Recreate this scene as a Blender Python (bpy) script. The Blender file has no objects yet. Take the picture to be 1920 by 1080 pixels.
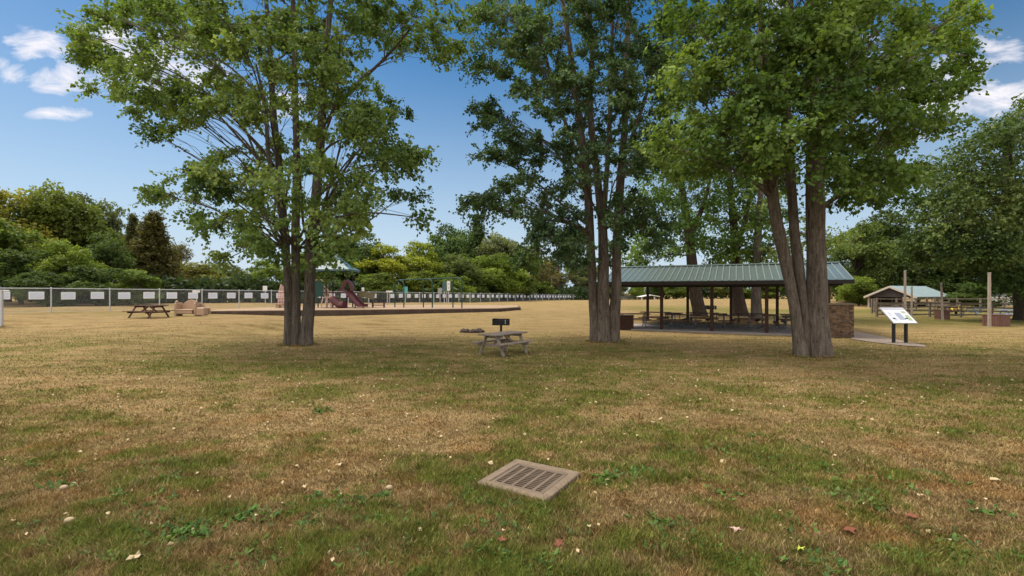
import bpy, math, random
import numpy as np
from mathutils import Vector, Matrix

# ------------------------------------------------------------------ camera, sky, sun, exposure
S = bpy.context.scene
COL = S.collection
F, HZ, CAMH = 900.0, 548.0, 2.0          # focal length and horizon in photo pixels, eye height in metres
cam_d = bpy.data.cameras.new('camera'); cam = bpy.data.objects.new('camera', cam_d); COL.objects.link(cam)
cam.location = (0, 0, CAMH); cam.rotation_euler = (math.radians(90), 0, 0)
cam_d.sensor_width = 36; cam_d.lens = 36*F/1920; cam_d.shift_y = (HZ-540)/1920
cam_d.clip_start = 0.1; cam_d.clip_end = 3000
S.camera = cam

SUN_EL, SUN_AZ = math.radians(58), math.radians(-62)      # azimuth measured from +Y towards +X
sun_dir = Vector((math.sin(SUN_AZ)*math.cos(SUN_EL), math.cos(SUN_AZ)*math.cos(SUN_EL), math.sin(SUN_EL)))
sl = bpy.data.lights.new('sun', 'SUN'); sl.energy = 1.7; sl.angle = math.radians(24); sl.color = (1, .93, .82)
so = bpy.data.objects.new('sun', sl); COL.objects.link(so)
so.rotation_euler = (-sun_dir).to_track_quat('-Z', 'Y').to_euler()

W = bpy.data.worlds.new('World'); S.world = W; W.use_nodes = True
def build_world():
    nt = W.node_tree; N = nt.nodes; L = nt.links
    for n in list(N): N.remove(n)
    out = N.new('ShaderNodeOutputWorld'); bg = N.new('ShaderNodeBackground'); L.new(bg.outputs[0], out.inputs[0])
    sky = N.new('ShaderNodeTexSky'); sky.sky_type = 'NISHITA'; sky.sun_disc = False
    sky.sun_elevation = SUN_EL; sky.sun_rotation = SUN_AZ
    sky.air_density = 1.0; sky.dust_density = .6; sky.ozone_density = 2.5; sky.altitude = 0
    bg.inputs[1].default_value = 0.15
    def M(op, a, b=None, c=None, clamp=False):
        n = N.new('ShaderNodeMath'); n.operation = op; n.use_clamp = clamp
        for i, x in enumerate((a, b, c)):
            if x is None: continue
            if isinstance(x, (int, float)): n.inputs[i].default_value = x
            else: L.new(x, n.inputs[i])
        return n.outputs[0]
    tc = N.new('ShaderNodeTexCoord'); sp = N.new('ShaderNodeSeparateXYZ'); L.new(tc.outputs['Generated'], sp.inputs[0])
    x, y, z = sp.outputs
    yy = M('MAXIMUM', y, 0.05)
    u = M('DIVIDE', x, yy); v = M('DIVIDE', z, yy)
    # clouds: (u, v, ru, rv, strength) directions in the sky
    blobs = [(-.985,.515,.10,.04,1.1),(-.945,.445,.09,.05,1.05),(-1.03,.45,.05,.03,.8),(-.95,.372,.085,.022,.9),(-.76,.47,.19,.10,1.1),(-.84,.53,.11,.07,1.0),
             (-1.02,.55,.05,.02,.35),(-1.07,.48,.03,.02,.7),(.93,.47,.11,.06,.8),(1.0,.5,.09,.05,.75),(1.03,.41,.16,.05,1.1),
             (.86,.40,.16,.05,.95),(.9,.325,.13,.022,.75),(.75,.5,.14,.06,.7),(.55,.55,.2,.1,.6),(-.5,.38,.16,.06,.7),(-.66,.45,.1,.1,.8),
             (1.6,.5,.35,.14,1.0),(-1.7,.55,.35,.12,1.0),(.3,.9,.4,.15,.7),(-.4,1.1,.5,.15,.6)]
    cb = N.new('ShaderNodeCombineXYZ'); L.new(u, cb.inputs[0]); L.new(M('MULTIPLY', v, 2.2), cb.inputs[1])
    nz = N.new('ShaderNodeTexNoise'); nz.inputs['Scale'].default_value = 9.5; nz.inputs['Detail'].default_value = 10
    nz.inputs['Roughness'].default_value = .62; nz.inputs['Distortion'].default_value = .6; L.new(cb.outputs[0], nz.inputs['Vector'])
    tot = None
    for (bu, bv, ru, rv, st) in blobs:
        du = M('DIVIDE', M('SUBTRACT', u, bu), ru); dv = M('DIVIDE', M('SUBTRACT', v, bv), rv)
        g = M('MULTIPLY', M('SUBTRACT', 1.0, M('ADD', M('MULTIPLY', du, du), M('MULTIPLY', dv, dv)), clamp=True), st)
        tot = g if tot is None else M('MAXIMUM', tot, g)
    front = M('GREATER_THAN', y, 0.05)
    m = M('MULTIPLY', M('SUBTRACT', M('ADD', M('MULTIPLY', tot, .62), M('MULTIPLY', nz.outputs[0], 1.9)), 1.18), 1.9, clamp=True)
    m = M('MULTIPLY', M('MULTIPLY', m, front), M('MINIMUM', M('MULTIPLY', tot, 5.0), 1.0))
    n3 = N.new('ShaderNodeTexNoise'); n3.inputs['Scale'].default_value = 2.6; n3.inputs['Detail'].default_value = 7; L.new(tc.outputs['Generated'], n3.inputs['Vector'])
    cov = M('MAXIMUM', M('MULTIPLY', M('SUBTRACT', z, .60), 5.0, clamp=True), M('MULTIPLY', M('SUBTRACT', .12, y), 4.0, clamp=True))  # unseen cloud cover overhead and behind the camera, added as neutral fill light
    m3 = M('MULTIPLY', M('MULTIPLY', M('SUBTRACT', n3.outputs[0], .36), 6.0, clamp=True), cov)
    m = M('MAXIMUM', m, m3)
    # the sky: nishita, a little deeper above and paler towards the horizon
    hs = N.new('ShaderNodeHueSaturation'); hs.inputs['Saturation'].default_value = 1.38; hs.inputs['Value'].default_value = .255; hs.inputs['Hue'].default_value = .494
    L.new(sky.outputs[0], hs.inputs['Color'])
    nz2 = N.new('ShaderNodeTexNoise'); nz2.inputs['Scale'].default_value = 3; L.new(cb.outputs[0], nz2.inputs['Vector'])
    mxh = N.new('ShaderNodeMix'); mxh.data_type = 'RGBA'
    hz = M('POWER', M('SUBTRACT', 1.0, M('MULTIPLY', M('ABSOLUTE', z), 2.1), clamp=True), 1.4)
    L.new(M('MULTIPLY', hz, 1.0), mxh.inputs['Factor']); L.new(hs.outputs[0], mxh.inputs['A']); mxh.inputs['B'].default_value = (1.5, 1.8, 2.15, 1)
    mx = N.new('ShaderNodeMix'); mx.data_type = 'RGBA'
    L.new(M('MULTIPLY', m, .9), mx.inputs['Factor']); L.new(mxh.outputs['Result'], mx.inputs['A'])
    cm = N.new('ShaderNodeMix'); cm.data_type = 'RGBA'; L.new(m3, cm.inputs['Factor']); cm.inputs['A'].default_value = (2.5, 2.4, 2.5, 1); cm.inputs['B'].default_value = (5.4, 5.1, 4.9, 1); L.new(cm.outputs['Result'], mx.inputs['B'])  # the added out-of-view fill clouds are brighter than the visible ones
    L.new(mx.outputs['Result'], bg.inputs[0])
build_world()
S.view_settings.view_transform = 'Standard'; S.view_settings.look = 'None'
S.view_settings.exposure = 1.48; S.view_settings.gamma = 1.0
S.render.engine = 'CYCLES'
S.cycles.max_bounces = 6; S.cycles.diffuse_bounces = 3; S.cycles.transparent_max_bounces = 24
S.cycles.use_denoising = True

rng = np.random.default_rng(7); random.seed(7)

# ------------------------------------------------------------------ helpers
def P(px, py, D): return np.array([(px-960)*D/F, D, CAMH-(py-HZ)*D/F])

def vnoise(x, y, seed=0):
    xi = np.floor(x).astype(np.int64); yi = np.floor(y).astype(np.int64); xf = x-xi; yf = y-yi
    def h(a, b):
        n = (a*374761393 + b*668265263 + seed*1274126177) & 0xffffffff
        n = ((n ^ (n >> 13))*1274126177) & 0xffffffff
        return ((n ^ (n >> 16)) & 0xffff)/65535.0
    sx = xf*xf*(3-2*xf); sy = yf*yf*(3-2*yf)
    return (h(xi, yi)*(1-sx)+h(xi+1, yi)*sx)*(1-sy) + (h(xi, yi+1)*(1-sx)+h(xi+1, yi+1)*sx)*sy
def fbm(x, y, seed=0, oct=4):
    r = 0; a = .5; s = 0
    for i in range(oct):
        r = r + a*vnoise(x*2**i, y*2**i, seed+i*17); s += a; a *= .5
    return r/s

# ground heights known at points of the photograph
_cp = []
for (px, py, D) in [(940,668,15.2),(558,648,18),(1134,641,19.3),(1525,667,15.1),(885,624,23),(270,598,28),(358,592,30),(98,586,30),
                    (206,582,33),(300,580,36),(400,591,33.6),(600,592,36),(800,588,37.5),(935,584,39),(510,579,43.5),(745,571,58.6),(1100,562.5,122),(1000,564,90),
                    (100,566,60),(300,566,65),(500,566,80),(1300,562,105),(1500,563,100),(1300,590,35),(1400,595,34),(1575,633,20.9),(1400,632,21.5),
                    (1250,620,25),(1690,647,18.2),(1870,612,28),(1770,600,34),(1650,577,70),(1800,577,60),(2100,600,40),(-200,590,28),(-200,570,60),
                    (1050,600,33),(1100,575,60),(1500,596,36),(700,640,19)]:
    p = P(px, py, D); _cp.append(p)
for X in (-16,-8,0,8,16):
    for Y in (2, 6, 10, 13): _cp.append(np.array([X, Y, 0.0]))
for X, Y in ((-25,15),(25,15),(-20,20),(20,20)): _cp.append(np.array([X, Y, 0.05 if X > 0 else .15]))
for X in (-300,-100,0,100,300): _cp.append(np.array([X, 300, 0.6])); _cp.append(np.array([X, 600, 0.6]))
_cp = np.array(_cp)
_ca = np.stack([_cp[:,0]/(_cp[:,1]+6), np.log(_cp[:,1]+6)], 1)
def G(X, Y):
    X = np.asarray(X, float); Y = np.asarray(Y, float); sh = X.shape
    Yc = np.maximum(Y, 0).ravel(); a = np.clip(X.ravel()/(Yc+6), -1.6, 1.6); b = np.log(Yc+6)
    out = np.zeros(a.shape)
    for s in range(0, a.size, 20000):
        d2 = (a[s:s+20000, None]-_ca[None, :, 0])**2*1.6 + (b[s:s+20000, None]-_ca[None, :, 1])**2*2.2
        w = np.exp(-d2/(2*.10**2)) + 1e-5/(d2+.02)
        out[s:s+20000] = (w*_cp[None, :, 2]).sum(1)/w.sum(1)
    return out.reshape(sh)
def g1(X, Y): return float(G(np.array([X]), np.array([Y]))[0])

def set_mesh(name, v, f, mat=None, smooth=False, attrs=None):
    v = np.asarray(v, np.float32); f = np.asarray(f, np.int32); k = f.shape[1]
    me = bpy.data.meshes.new(name)
    me.vertices.add(len(v)); me.vertices.foreach_set('co', v.ravel())
    me.loops.add(f.size); me.loops.foreach_set('vertex_index', f.ravel())
    me.polygons.add(len(f)); me.polygons.foreach_set('loop_start', np.arange(0, f.size, k, dtype=np.int32))
    me.polygons.foreach_set('loop_total', np.full(len(f), k, np.int32))
    if smooth: me.polygons.foreach_set('use_smooth', np.ones(len(f), bool))
    for an, av in (attrs or {}).items():
        at = me.attributes.new(an, 'FLOAT', 'POINT'); at.data.foreach_set('value', np.asarray(av, np.float32))
    me.update(calc_edges=True)
    if mat: me.materials.append(mat)
    return me
def wloc(o):
    l = Vector((0, 0, 0))
    while o: l += o.location; o = o.parent
    return l
def link(name, me, parent=None, loc=(0, 0, 0)):
    o = bpy.data.objects.new(name, me); COL.objects.link(o)
    if parent: o.parent = parent
    o.location = loc
    return o
def tag(o, label=None, cat=None, group=None, kind=None):
    if label: o['label'] = label
    if cat: o['category'] = cat
    if group: o['group'] = group
    if kind: o['kind'] = kind
    return o
def thing(name, loc, label, cat, group=None):
    o = bpy.data.objects.new(name, None); COL.objects.link(o); o.location = loc; o.empty_display_size = .2
    return tag(o, label, cat, group)
def copy_tree(o, parent=None):
    c = o.copy(); COL.objects.link(c); c.parent = parent
    for ch in list(o.children): copy_tree(ch, c)
    return c

class MB:
    def __init__(s): s.v = []; s.f = []
    def add(s, v, f):
        n = len(s.v); s.v += [tuple(float(c) for c in p) for p in v]; s.f += [tuple(int(i)+n for i in q) for q in f]; return s
    def box(s, c, size, rz=0, rx=0, ry=0, bev=0):
        hx, hy, hz = size[0]/2, size[1]/2, size[2]/2
        R = Matrix.Rotation(rz, 3, 'Z') @ Matrix.Rotation(ry, 3, 'Y') @ Matrix.Rotation(rx, 3, 'X'); c = Vector(c)
        if bev <= 0:
            vs = [(sx*hx, sy*hy, sz*hz) for sx in (-1, 1) for sy in (-1, 1) for sz in (-1, 1)]
            fs = [(0,1,3,2),(4,6,7,5),(0,4,5,1),(2,3,7,6),(0,2,6,4),(1,5,7,3)]
        else:
            b = min(bev, hx*.45, hy*.45, hz*.45); vs = []; idx = {}
            for sx in (-1, 1):
                for sy in (-1, 1):
                    for sz in (-1, 1):
                        idx[(sx,sy,sz,0)] = len(vs); vs.append((sx*hx, sy*(hy-b), sz*(hz-b)))
                        idx[(sx,sy,sz,1)] = len(vs); vs.append((sx*(hx-b), sy*hy, sz*(hz-b)))
                        idx[(sx,sy,sz,2)] = len(vs); vs.append((sx*(hx-b), sy*(hy-b), sz*hz))
            I = idx; fs = []
            for q in (-1, 1):
                fs.append((I[q,-1,-1,0],I[q,1,-1,0],I[q,1,1,0],I[q,-1,1,0])); fs.append((I[-1,q,-1,1],I[1,q,-1,1],I[1,q,1,1],I[-1,q,1,1])); fs.append((I[-1,-1,q,2],I[1,-1,q,2],I[1,1,q,2],I[-1,1,q,2]))
                for r in (-1, 1):
                    fs.append((I[q,r,-1,0],I[q,r,1,0],I[q,r,1,1],I[q,r,-1,1])); fs.append((I[q,-1,r,0],I[q,1,r,0],I[q,1,r,2],I[q,-1,r,2])); fs.append((I[-1,q,r,1],I[1,q,r,1],I[1,q,r,2],I[-1,q,r,2]))
                    for t in (-1, 1): fs.append((I[q,r,t,0],I[q,r,t,1],I[q,r,t,2]))
        return s.add([R @ Vector(p) + c for p in vs], fs)
    def beam(s, p0, p1, w, h, up=(0, 0, 1)):
        p0 = Vector(p0); p1 = Vector(p1); d = (p1-p0).normalized(); up = Vector(up)
        if abs(d.dot(up)) > .98: up = Vector((0, 1, 0))
        a = d.cross(up).normalized(); b = a.cross(d).normalized()
        vs = []
        for p in (p0, p1):
            for (i, j) in ((-1,-1),(1,-1),(1,1),(-1,1)): vs.append(p + a*(i*w/2) + b*(j*h/2))
        return s.add(vs, [(0,1,2,3),(7,6,5,4),(0,4,5,1),(1,5,6,2),(2,6,7,3),(3,7,4,0)])
    def tube(s, pts, r, n=8, caps=True):
        pts = [Vector(p) for p in pts]; rs = r if isinstance(r, (list, tuple)) else [r]*len(pts)
        d0 = (pts[1]-pts[0]).normalized(); a = d0.orthogonal().normalized(); vs = []; fs = []
        for i, p in enumerate(pts):
            d = ((pts[min(i+1, len(pts)-1)]-pts[max(i-1, 0)])).normalized()
            a = (a - d*a.dot(d)).normalized(); b = d.cross(a)
            for k in range(n):
                t = 2*math.pi*k/n; vs.append(p + (a*math.cos(t)+b*math.sin(t))*rs[i])
        for i in range(len(pts)-1):
            for k in range(n): fs.append((i*n+k, i*n+(k+1)%n, (i+1)*n+(k+1)%n, (i+1)*n+k))
        if caps: fs.append(tuple(range(n))[::-1]); fs.append(tuple((len(pts)-1)*n+k for k in range(n)))
        return s.add(vs, fs)
    def prism(s, poly, z0, z1):
        n = len(poly); vs = [(x, y, z0) for x, y in poly]+[(x, y, z1) for x, y in poly]
        return s.add(vs, [tuple(range(n))[::-1], tuple(range(n, 2*n))]+[(i, (i+1) % n, n+(i+1) % n, n+i) for i in range(n)])
    def extr(s, poly3, off):
        n = len(poly3); off = Vector(off); vs = [Vector(p) for p in poly3]+[Vector(p)+off for p in poly3]
        return s.add(vs, [tuple(range(n))[::-1], tuple(range(n, 2*n))]+[(i, (i+1) % n, n+(i+1) % n, n+i) for i in range(n)])
    def ball(s, c, r, n=8, m=6, sc=(1, 1, 1)):
        vs = []; fs = []
        for i in range(m+1):
            ph = math.pi*i/m
            for k in range(n):
                t = 2*math.pi*k/n; vs.append((c[0]+r*sc[0]*math.sin(ph)*math.cos(t), c[1]+r*sc[1]*math.sin(ph)*math.sin(t), c[2]+r*sc[2]*math.cos(ph)))
        for i in range(m):
            for k in range(n): fs.append((i*n+k, (i+1)*n+k, (i+1)*n+(k+1) % n, i*n+(k+1) % n))
        return s.add(vs, fs)
    def build(s, name, mat, parent=None, smooth=False):
        l = wloc(parent) if parent else Vector((0, 0, 0))
        me = bpy.data.meshes.new(name); me.from_pydata([(x-l.x, y-l.y, z-l.z) for x, y, z in s.v], [], s.f)
        import bmesh
        bm = bmesh.new(); bm.from_mesh(me); bmesh.ops.recalc_face_normals(bm, faces=bm.faces); bm.to_mesh(me); bm.free()
        if smooth:
            for p in me.polygons: p.use_smooth = True
        me.materials.append(mat); me.update()
        return link(name, me, parent)

# ------------------------------------------------------------------ materials
class NT:
    def __init__(s, name):
        s.m = bpy.data.materials.new(name); s.m.use_nodes = True; s.t = s.m.node_tree; s.N = s.t.nodes; s.L = s.t.links
        for n in list(s.N): s.N.remove(n)
        s.out = s.N.new('ShaderNodeOutputMaterial')
    def n(s, t, **kw):
        x = s.N.new(t)
        for k, v in kw.items(): setattr(x, k, v)
        return x
    def put(s, sock, v):
        if isinstance(v, bpy.types.NodeSocket): s.L.new(v, sock)
        elif isinstance(v, tuple) and len(v) == 3 and sock.type == 'RGBA': sock.default_value = (*v, 1)
        else: sock.default_value = v
    def math(s, op, a, b=0.0, clamp=False):
        x = s.n('ShaderNodeMath', operation=op, use_clamp=clamp); s.put(x.inputs[0], a); s.put(x.inputs[1], b); return x.outputs[0]
    def mix(s, f, a, b, blend='MIX'):
        x = s.n('ShaderNodeMix', data_type='RGBA', blend_type=blend); s.put(x.inputs['Factor'], f); s.put(x.inputs['A'], a); s.put(x.inputs['B'], b); return x.outputs['Result']
    def coord(s, kind='Object', scale=(1, 1, 1)):
        if kind == 'World': c = s.n('ShaderNodeNewGeometry').outputs['Position']
        else: c = s.n('ShaderNodeTexCoord').outputs[kind]
        m = s.n('ShaderNodeMapping'); s.L.new(c, m.inputs[0]); m.inputs['Scale'].default_value = scale; return m.outputs[0]
    def noise(s, co, scale, detail=4, rough=.55, dist=0):
        x = s.n('ShaderNodeTexNoise'); s.L.new(co, x.inputs['Vector']); x.inputs['Scale'].default_value = scale; x.inputs['Detail'].default_value = detail
        x.inputs['Roughness'].default_value = rough; x.inputs['Distortion'].default_value = dist; return x.outputs[0]
    def ramp(s, f, stops):
        x = s.n('ShaderNodeValToRGB'); s.L.new(f, x.inputs[0]); e = x.color_ramp.elements
        while len(e) < len(stops): e.new(.5)
        for i, (p, c) in enumerate(stops): e[i].position = p; e[i].color = (*c, 1)
        return x.outputs[0]
    def bsdf(s, col, rough=.8, metal=0, bump=None, bs=.3, bd=.02, spec=.3):
        b = s.n('ShaderNodeBsdfPrincipled'); s.put(b.inputs['Base Color'], col); s.put(b.inputs['Roughness'], rough); b.inputs['Metallic'].default_value = metal
        b.inputs['Specular IOR Level'].default_value = spec
        if bump is not None:
            bn = s.n('ShaderNodeBump'); bn.inputs['Strength'].default_value = bs; bn.inputs['Distance'].default_value = bd; s.L.new(bump, bn.inputs['Height']); s.L.new(bn.outputs[0], b.inputs['Normal'])
        s.L.new(b.outputs[0], s.out.inputs[0]); return s.m

def mat_simple(name, c, rough=.6, metal=0, var=.25, scale=6, spec=.3, kind='Object'):
    t = NT(name); co = t.coord(kind); nz = t.noise(co, scale, 5)
    f = t.math('MULTIPLY_ADD', nz, var*2); f.node.inputs[2].default_value = 1-var
    mul = t.n('ShaderNodeVectorMath', operation='SCALE'); mul.inputs[0].default_value = c; t.L.new(f, mul.inputs['Scale'])
    return t.bsdf(mul.outputs[0], rough, metal, nz, .25, .005, spec)
def mat_wood(name, c1, c2, scale=1.0, rough=.85):
    t = NT(name); co = t.coord('Object', (2*scale, 14*scale, 14*scale)); n1 = t.noise(co, 2.2, 6, .65, .4)
    co2 = t.coord('Object'); n2 = t.noise(co2, 1.7, 4)
    f = t.math('ADD', t.math('MULTIPLY', n1, .7), t.math('MULTIPLY', n2, .3))
    return t.bsdf(t.ramp(f, [(.34, c1), (.64, c2)]), rough, 0, n1, .5, .006, .2)
def mat_bark(name, c1, c2, c3, sc=1.0):
    t = NT(name); co = t.coord('World', (9*sc, 9*sc, 1.3*sc)); n1 = t.noise(co, 1.6, 8, .7, .8)
    co2 = t.coord('World'); n2 = t.noise(co2, 1.1*sc, 4); n3 = t.noise(co2, 22*sc, 5, .7)
    f = t.math('ADD', t.math('MULTIPLY', n1, .75), t.math('MULTIPLY', n3, .25))
    c = t.mix(t.math('MULTIPLY', n2, .8), t.ramp(f, [(.36, c1), (.5, c2), (.66, c3)]), t.ramp(f, [(.38, c1), (.7, c2)]))
    return t.bsdf(c, .95, 0, f, .9, .05, .1)
def mat_leaf(name, ca, cb, cc, trans=.35, objcol=False, rough=.62):
    t = NT(name); at = t.n('ShaderNodeAttribute', attribute_name='tint').outputs['Fac']
    col = t.ramp(at, [(0.0, ca), (.55, cb), (1.0, cc)])
    if objcol:
        oi = t.n('ShaderNodeObjectInfo'); col = t.mix(1.0, col, oi.outputs['Color'], 'MULTIPLY')
    b = t.n('ShaderNodeBsdfPrincipled'); t.L.new(col, b.inputs['Base Color']); b.inputs['Roughness'].default_value = rough; b.inputs['Specular IOR Level'].default_value = .2
    tr = t.n('ShaderNodeBsdfTranslucent'); c2 = t.mix(1.0, col, (1.25, 1.35, .55), 'MULTIPLY'); t.L.new(c2, tr.inputs['Color'])
    mx = t.n('ShaderNodeMixShader'); mx.inputs[0].default_value = trans; t.L.new(b.outputs[0], mx.inputs[1]); t.L.new(tr.outputs[0], mx.inputs[2]); t.L.new(mx.outputs[0], t.out.inputs[0])
    return t.m

TAN_A, TAN_B = (.43, .305, .145), (.29, .20, .092)
GRN_A, GRN_B = (.13, .135, .03), (.23, .205, .06)
def mat_ground():
    t = NT('lawn'); g = t.n('ShaderNodeAttribute', attribute_name='green').outputs['Fac']
    co = t.coord('World'); st = t.coord('World', (1, 1, 0))
    n0 = t.noise(st, .35, 5, .6); n1 = t.noise(st, 2.2, 6, .65, .3); n2 = t.noise(st, 14, 7, .75, .5); n3 = t.noise(st, 75, 4, .8)
    gf = t.math('ADD', t.math('ADD', g, t.math('MULTIPLY_ADD', n1, 1.0)), 0)
    f = t.math('ADD', g, t.math('MULTIPLY', t.math('SUBTRACT', n1, .5), 1.5)); f = t.math('ADD', f, t.math('MULTIPLY', t.math('SUBTRACT', n2, .5), 1.1))
    f = t.math('ADD', f, t.math('MULTIPLY', t.math('SUBTRACT', n0, .5), .6), clamp=True)
    dry = t.mix(n2, TAN_B, TAN_A); grn = t.mix(n2, GRN_A, GRN_B)
    n5 = t.noise(st, 5.5, 5, .7, .4); f = t.math('ADD', f, t.math('MULTIPLY', t.math('SUBTRACT', n5, .5), .9), clamp=True)
    c = t.mix(f, dry, grn)
    rd = t.math('MULTIPLY', t.math('SUBTRACT', t.noise(st, .8, 4), .54), 4, clamp=True)
    c = t.mix(t.math('MULTIPLY', rd, .35), c, (.33, .185, .085))
    n6 = t.noise(t.coord('World', (.45, 2.0, 0)), 1.0, 7, .72, .3)
    c = t.mix(1.0, c, t.ramp(n6, [(.36, (.62, .58, .50)), (.50, (1, 1, 1)), (.64, (1.14, 1.13, 1.08))]), 'MULTIPLY')
    dk = t.ramp(t.math('ADD', t.math('MULTIPLY', n2, .5), t.math('MULTIPLY', n3, .5)), [(.38, (.30, .28, .25)), (.52, (.85, .85, .85)), (.66, (1.3, 1.28, 1.2))])  # random tone; its dark end paints shadow between blades into the colour
    c = t.mix(1.0, c, dk, 'MULTIPLY')
    return t.bsdf(c, .95, 0, t.math('ADD', n2, n3), .7, .03, .05)
def mat_blade():
    t = NT('grass_blade'); g = t.n('ShaderNodeAttribute', attribute_name='green').outputs['Fac']; r = t.n('ShaderNodeAttribute', attribute_name='rnd').outputs['Fac']
    dry = t.ramp(r, [(0, (.13, .085, .035)), (.6, (.32, .225, .105)), (1, (.60, .47, .26))]); grn = t.ramp(r, [(0, (.065, .09, .016)), (.6, (.17, .20, .04)), (1, (.32, .34, .09))])
    st = t.coord('World', (1, 1, 0)); rd = t.math('MULTIPLY', t.math('SUBTRACT', t.noise(st, 1.1, 5, .6), .47), 5, clamp=True)
    dry = t.mix(rd, dry, t.mix(1.0, dry, (1.06, .86, .70), 'MULTIPLY'))
    c = t.mix(g, dry, grn)
    dkk = t.noise(st, 3.2, 5, .7); c = t.mix(1.0, c, t.ramp(dkk, [(.38, (.62, .60, .55)), (.52, (1, 1, 1)), (.66, (1.15, 1.14, 1.1))]), 'MULTIPLY')
    b = t.n('ShaderNodeBsdfDiffuse'); t.L.new(c, b.inputs[0]); tr = t.n('ShaderNodeBsdfTranslucent'); t.L.new(c, tr.inputs[0])
    mx = t.n('ShaderNodeMixShader'); mx.inputs[0].default_value = .3; t.L.new(b.outputs[0], mx.inputs[1]); t.L.new(tr.outputs[0], mx.inputs[2]); t.L.new(mx.outputs[0], t.out.inputs[0]); return t.m
def mat_roof(name, c, rough):
    t = NT(name); co = t.coord('Object'); n1 = t.noise(co, 2.5, 5); n2 = t.noise(t.coord('Object', (1, 1, 12)), 3, 4)
    return t.bsdf(t.mix(n1, tuple(x*.75 for x in c), tuple(x*1.25 for x in c)), t.math('MULTIPLY_ADD', n2, .15), .35, None, spec=.6) if False else \
        t.bsdf(t.mix(n1, tuple(x*.8 for x in c), tuple(x*1.2 for x in c)), rough, .65, n2, .08, .004, .7)
def mat_stone():
    t = NT('fieldstone'); co = t.coord('Object', (1.6, 1.6, 2.9)); v = t.n('ShaderNodeTexVoronoi', feature='DISTANCE_TO_EDGE'); t.L.new(co, v.inputs['Vector']); v.inputs['Scale'].default_value = 3.6
    v2 = t.n('ShaderNodeTexVoronoi'); t.L.new(co, v2.inputs['Vector']); v2.inputs['Scale'].default_value = 3.6
    n = t.noise(t.coord('Object'), 9, 5)
    sep = t.n('ShaderNodeSeparateColor'); t.L.new(v2.outputs['Color'], sep.inputs[0])
    c = t.ramp(sep.outputs[0], [(0, (.06, .038, .025)), (.35, (.16, .10, .055)), (.7, (.25, .165, .09)), (1, (.12, .095, .075))])
    c = t.mix(t.math('MULTIPLY', n, .6), c, (.12, .065, .04))
    m = t.math('MULTIPLY', v.outputs['Distance'], 14, clamp=True); c = t.mix(m, (.12, .10, .085), c)
    return t.bsdf(c, .9, 0, t.math('ADD', m, t.math('MULTIPLY', n, .4)), .8, .03, .2)
def mat_chain():
    t = NT('chain_link'); co = t.coord('Object', (1, 1, 1)); sp = t.n('ShaderNodeSeparateXYZ'); t.L.new(co, sp.inputs[0])
    s_ = t.math('MULTIPLY', sp.outputs[0], 2.18)
    def line(a):
        fr = t.math('FRACT', t.math('MULTIPLY', a, 12.0)); return t.math('LESS_THAN', fr, .085)
    a = line(t.math('ADD', s_, sp.outputs[2])); b = line(t.math('SUBTRACT', s_, sp.outputs[2])); al = t.math('MAXIMUM', a, b)
    bs = t.n('ShaderNodeBsdfPrincipled'); bs.inputs['Base Color'].default_value = (.32, .33, .34, 1); bs.inputs['Roughness'].default_value = .5
    tr = t.n('ShaderNodeBsdfTransparent'); mx = t.n('ShaderNodeMixShader'); t.L.new(al, mx.inputs[0]); t.L.new(tr.outputs[0], mx.inputs[1]); t.L.new(bs.outputs[0], mx.inputs[2]); t.L.new(mx.outputs[0], t.out.inputs[0]); return t.m

M_ground = mat_ground(); M_blade = mat_blade()
M_bark1 = mat_bark('bark_grey', (.034, .028, .022), (.12, .10, .08), (.22, .19, .155))
M_bark3 = mat_bark('bark_brown', (.045, .034, .026), (.155, .125, .098), (.28, .235, .19))
M_barkd = mat_bark('bark_dark', (.03, .022, .016), (.08, .06, .045), (.14, .11, .085))
M_leaf1 = mat_leaf('maple_leaves', (.048, .09, .026), (.135, .20, .052), (.29, .35, .10), .38)
M_leaf2 = mat_leaf('poplar_leaves', (.038, .075, .034), (.095, .155, .06), (.21, .29, .115), .3)
M_leaf3 = mat_leaf('lush_leaves', (.045, .09, .022), (.125, .195, .042), (.27, .35, .085), .38)
M_leafd = mat_leaf('dark_maple_leaves', (.028, .058, .016), (.08, .12, .03), (.22, .26, .07), .3)  # darker leaf greens for the big tree at the right edge
M_leafb = mat_leaf('wood_leaves', (.45, .50, .45), (.9, .95, .85), (1.5, 1.4, 1.1), .4, True)
M_wood_grey = mat_wood('weathered_wood', (.12, .09, .07), (.34, .285, .235))
M_wood_dark = mat_wood('dark_stained_wood', (.055, .03, .022), (.15, .085, .06))
M_wood_brown = mat_wood('brown_stained_wood', (.09, .045, .035), (.20, .105, .08))
M_wood_rail = mat_wood('rail_wood', (.22, .17, .13), (.42, .36, .30))
M_railw = mat_wood('old_rail_wood', (.10, .078, .058), (.24, .195, .155))
M_wood_post = mat_wood('post_wood', (.03, .017, .012), (.085, .045, .034))
M_trim = mat_simple('pale_trim', (.42, .37, .32), .7, 0, .1)
M_timber = mat_wood('edging_timber', (.045, .03, .024), (.12, .085, .065), .5)
M_iron = mat_simple('grill_iron', (.022, .021, .02), .75, .2)
M_grate = mat_simple('cast_iron', (.15, .112, .08), .85, .2, .35, 12)
M_conc = mat_simple('old_concrete', (.175, .13, .09), .95, 0, .45, 14)
M_slab = mat_simple('slab_concrete', (.33, .29, .26), .95, 0, .2, 2)
M_path = mat_simple('path_surface', (.27, .215, .17), .95, 0, .15, 1.5)
M_chips = mat_simple('wood_chips', (.30, .21, .13), .95, 0, .3, 4)
M_roof = mat_roof('green_metal_roof', (.21, .27, .245), .32)
M_roofp = mat_roof('pale_green_roof', (.40, .50, .47), .5)
M_rib = mat_simple('roof_rib', (.26, .30, .29), .35, .3, .1)
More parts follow.
